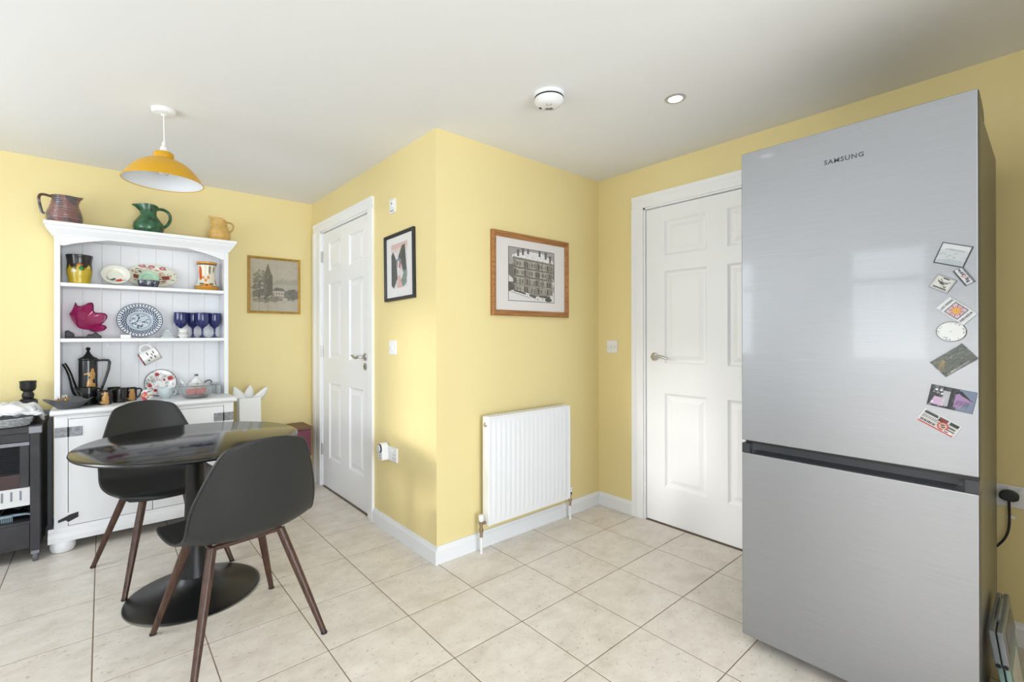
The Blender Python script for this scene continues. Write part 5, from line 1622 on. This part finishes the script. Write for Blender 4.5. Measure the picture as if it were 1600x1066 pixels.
def eggp(x, y, z):
    c = base_col(len(x), C(236, 235, 233)); g = np.random.default_rng(6)
    for (x0, z0, r_) in ((.004, .046, .015), (.0, .014, .016), (-.012, .03, .006)):
        k = (np.hypot(x - x0, z - z0) < r_) & (y < 0); c[k] = np.array(C(200, 66, 78)) * (.75 + .5 * g.random(k.sum())[:, None])
    for (x0, z0) in ((.02, .026), (-.02, .045), (.02, .06)): c[(np.hypot(x - x0, z - z0) < .005) & (y < 0)] = C(110, 140, 130)
    return np.clip(c, 0, 1)
eg = thing('egg_ornament', 'white china egg with red flowers beside the black coffee cups', 'ornament', (.215, 3.70, WT), R_(-35))
paint(MB().lathe(dense([(0, 0), (.012, .001), (.026, .012), (.033, .028), (.034, .040), (.028, .058), (.016, .070), (0, .074)], 60), 60).build('egg_body', M['printgloss'], eg, smooth=True), eggp)
MB().lathe([(.0335, .034), (.0348, .036), (.0348, .039), (.0335, .041)], 40, close=True).build('hinge_band', M['gold'], eg, smooth=True)

def poppy(x, y, d):
    r_ = np.hypot(x, y); c = base_col(len(x), C(234, 232, 230)); g = np.random.default_rng(8); R0 = .092
    for q_ in range(42):
        a = g.random() * 2 * PI; rr = R0 * math.sqrt(g.random()) * .95; x0, y0 = rr * math.cos(a), rr * math.sin(a); s_ = .004 + .006 * g.random()
        k = np.hypot(x - x0, y - y0); c[(k < s_) & (k > s_ * .7)] = C(48, 44, 46)
    for (x0, y0, s_) in ((.055, .03, .017), (-.02, .062, .014), (-.06, -.015, .013), (.03, -.06, .013), (.02, .02, .008), (-.03, -.05, .012)):
        k = np.hypot((x - x0), (y - y0)) < s_; c[k] = np.array(C(196, 72, 72)) * (.8 + .4 * g.random(k.sum())[:, None])
        c[np.hypot((x - x0), (y - y0)) < s_ * .35] = C(90, 40, 44)
    c[r_ > R0 * .95] = C(40, 36, 40)
    return np.clip(c, 0, 1)
dish('flower_plate', 'white plate with red poppies and black rim leaning against dresser back', 'plate', (.305, 3.915, WT), R_(-14), .092, plate_prof(.092, .014), M['printgloss'], poppy, n=140, dn=90)
cu = thing('teacup', 'plain pale blue teacup in front of the poppy plate', 'cup', (.318, 3.775, WT), R_(-20))
MB().lathe([(0, 0), (.024, 0), (.024, .005), (.033, .014), (.041, .034), (.045, .07), (.0425, .07), (.038, .034), (.026, .014), (0, .010)], 48).build('cup_body', M['palecup'], cu, smooth=True, ang=60)
MB().tube(bez((.042, 0, .056), (.072, 0, .06), (.066, 0, .02), (.036, 0, .022), 12), .0035, 8).build('handle', M['palecup'], cu, smooth=True)

gbw = thing('glass_bowl', 'cut glass bowl of red balls at the right of the worktop', 'bowl', (.478, 3.685, WT)); gbw.scale = (1.12, 1.12, 1.05)
mb = MB().lathe(dense([(0, 0), (.055, 0), (.06, .004), (.082, .03), (.096, .064), (.104, .084), (.100, .084), (.091, .064), (.076, .03), (.05, .009), (0, .009)], 44), 64)
mb.v = [(x * (1 + .022 * math.sin(16 * math.atan2(y, x) + z * 90)), y * (1 + .022 * math.sin(16 * math.atan2(y, x) + z * 90)), z) for x, y, z in mb.v]
mb.build('bowl_body', M['clearglass'], gbw, smooth=True, ang=50)
for k, (dx, dy, dz, rr) in enumerate(((-.03, -.02, .034, .024), (.022, -.022, .034, .025), (.0, .026, .034, .024), (.04, .02, .04, .02), (-.036, .022, .04, .019))):
    b = thing('red_ball', ['red orange ball in the glass bowl on the teacup side', 'red orange ball in the glass bowl facing the table', 'red orange ball in the glass bowl nearest the teapot', 'small red orange ball in the glass bowl on the tea light holder side', 'small red orange ball in the glass bowl nearest the poppy plate'][k], 'ball', (.478 + dx, 3.685 + dy, WT + dz), 0, 'red balls in the glass bowl')
    mbb = MB().lathe([(rr * math.sin(t_), -rr * math.cos(t_)) for t_ in np.linspace(0, PI, 15)], 24)
    mbb.v = [tuple(c_ * (1 + .05 * math.sin(6 * math.atan2(v[1], v[0]))) for c_ in v) for v in mbb.v]
    mbb.build('ball_body', M['redorange'], b, smooth=True)
    MB().cyl(.003, rr * .92, rr * 1.12, 8).build('stalk', M['gold'], b)

def dots(x, y, z):
    c = base_col(len(x), C(236, 236, 234)); a = np.arctan2(y, x); g = np.random.default_rng(4)
    for k in range(22): c[((a + PI - g.random() * 2 * PI) / .09) ** 2 + ((z - .02 - .06 * g.random()) / .004) ** 2 < 1] = C(90, 90, 94)
    return c
tp = thing('teapot', 'small white spotted teapot behind the cut glass bowl', 'teapot', (.505, 3.878, WT), R_(-7))
paint(MB().lathe(dense([(0, 0), (.032, 0), (.036, .006), (.052, .03), (.054, .05), (.044, .078), (.03, .094), (.026, .098), (0, .10)], 60), 72).build('pot_body', M['printgloss'], tp, smooth=True), dots)
ld = MB().lathe([(.029, .096), (.024, .106), (.010, .116), (.005, .12), (.010, .128), (.0115, .136), (.007, .144), (0, .146)], 28).build('lid', M['porcelain'], tp, smooth=True)
MB().lathe([(0, .128), (.0105, .13), (.0118, .136), (.0105, .142), (0, .146)], 20).build('lid_knob', M['slate'], ld, smooth=True)
MB().tube(bez((-.045, 0, .045), (-.075, 0, .05), (-.072, 0, .09), (-.095, 0, .108), 10), [.013, .012, .0115, .011, .010, .009, .0085, .008, .0075, .007, .0065], 12).build('spout', M['porcelain'], tp, smooth=True)
MB().tube(bez((.045, 0, .078), (.098, 0, .135), (.11, 0, .05), (.05, 0, .032), 14), .005, 8).build('handle', M['slate'], tp, smooth=True)
for k, (x, y, hgt) in enumerate(((.632, 3.822, .062), (.618, 3.87, .078))):
    tg = thing('tealight_glass', ['short white tea light glass against the right dresser upright', 'taller white tea light glass behind the short one'][k], 'tea light', (x, y, WT))
    MB().lathe([(0, 0), (.016, 0), (.017, .003), (.017, hgt), (.0155, hgt), (.0155, .004), (0, .004)], 24).build('holder', M['frost'], tg, smooth=True, ang=50)
    MB().cyl(.0145, .005, hgt * .8, 20).build('candle', M['porcelain'], tg, smooth=True)
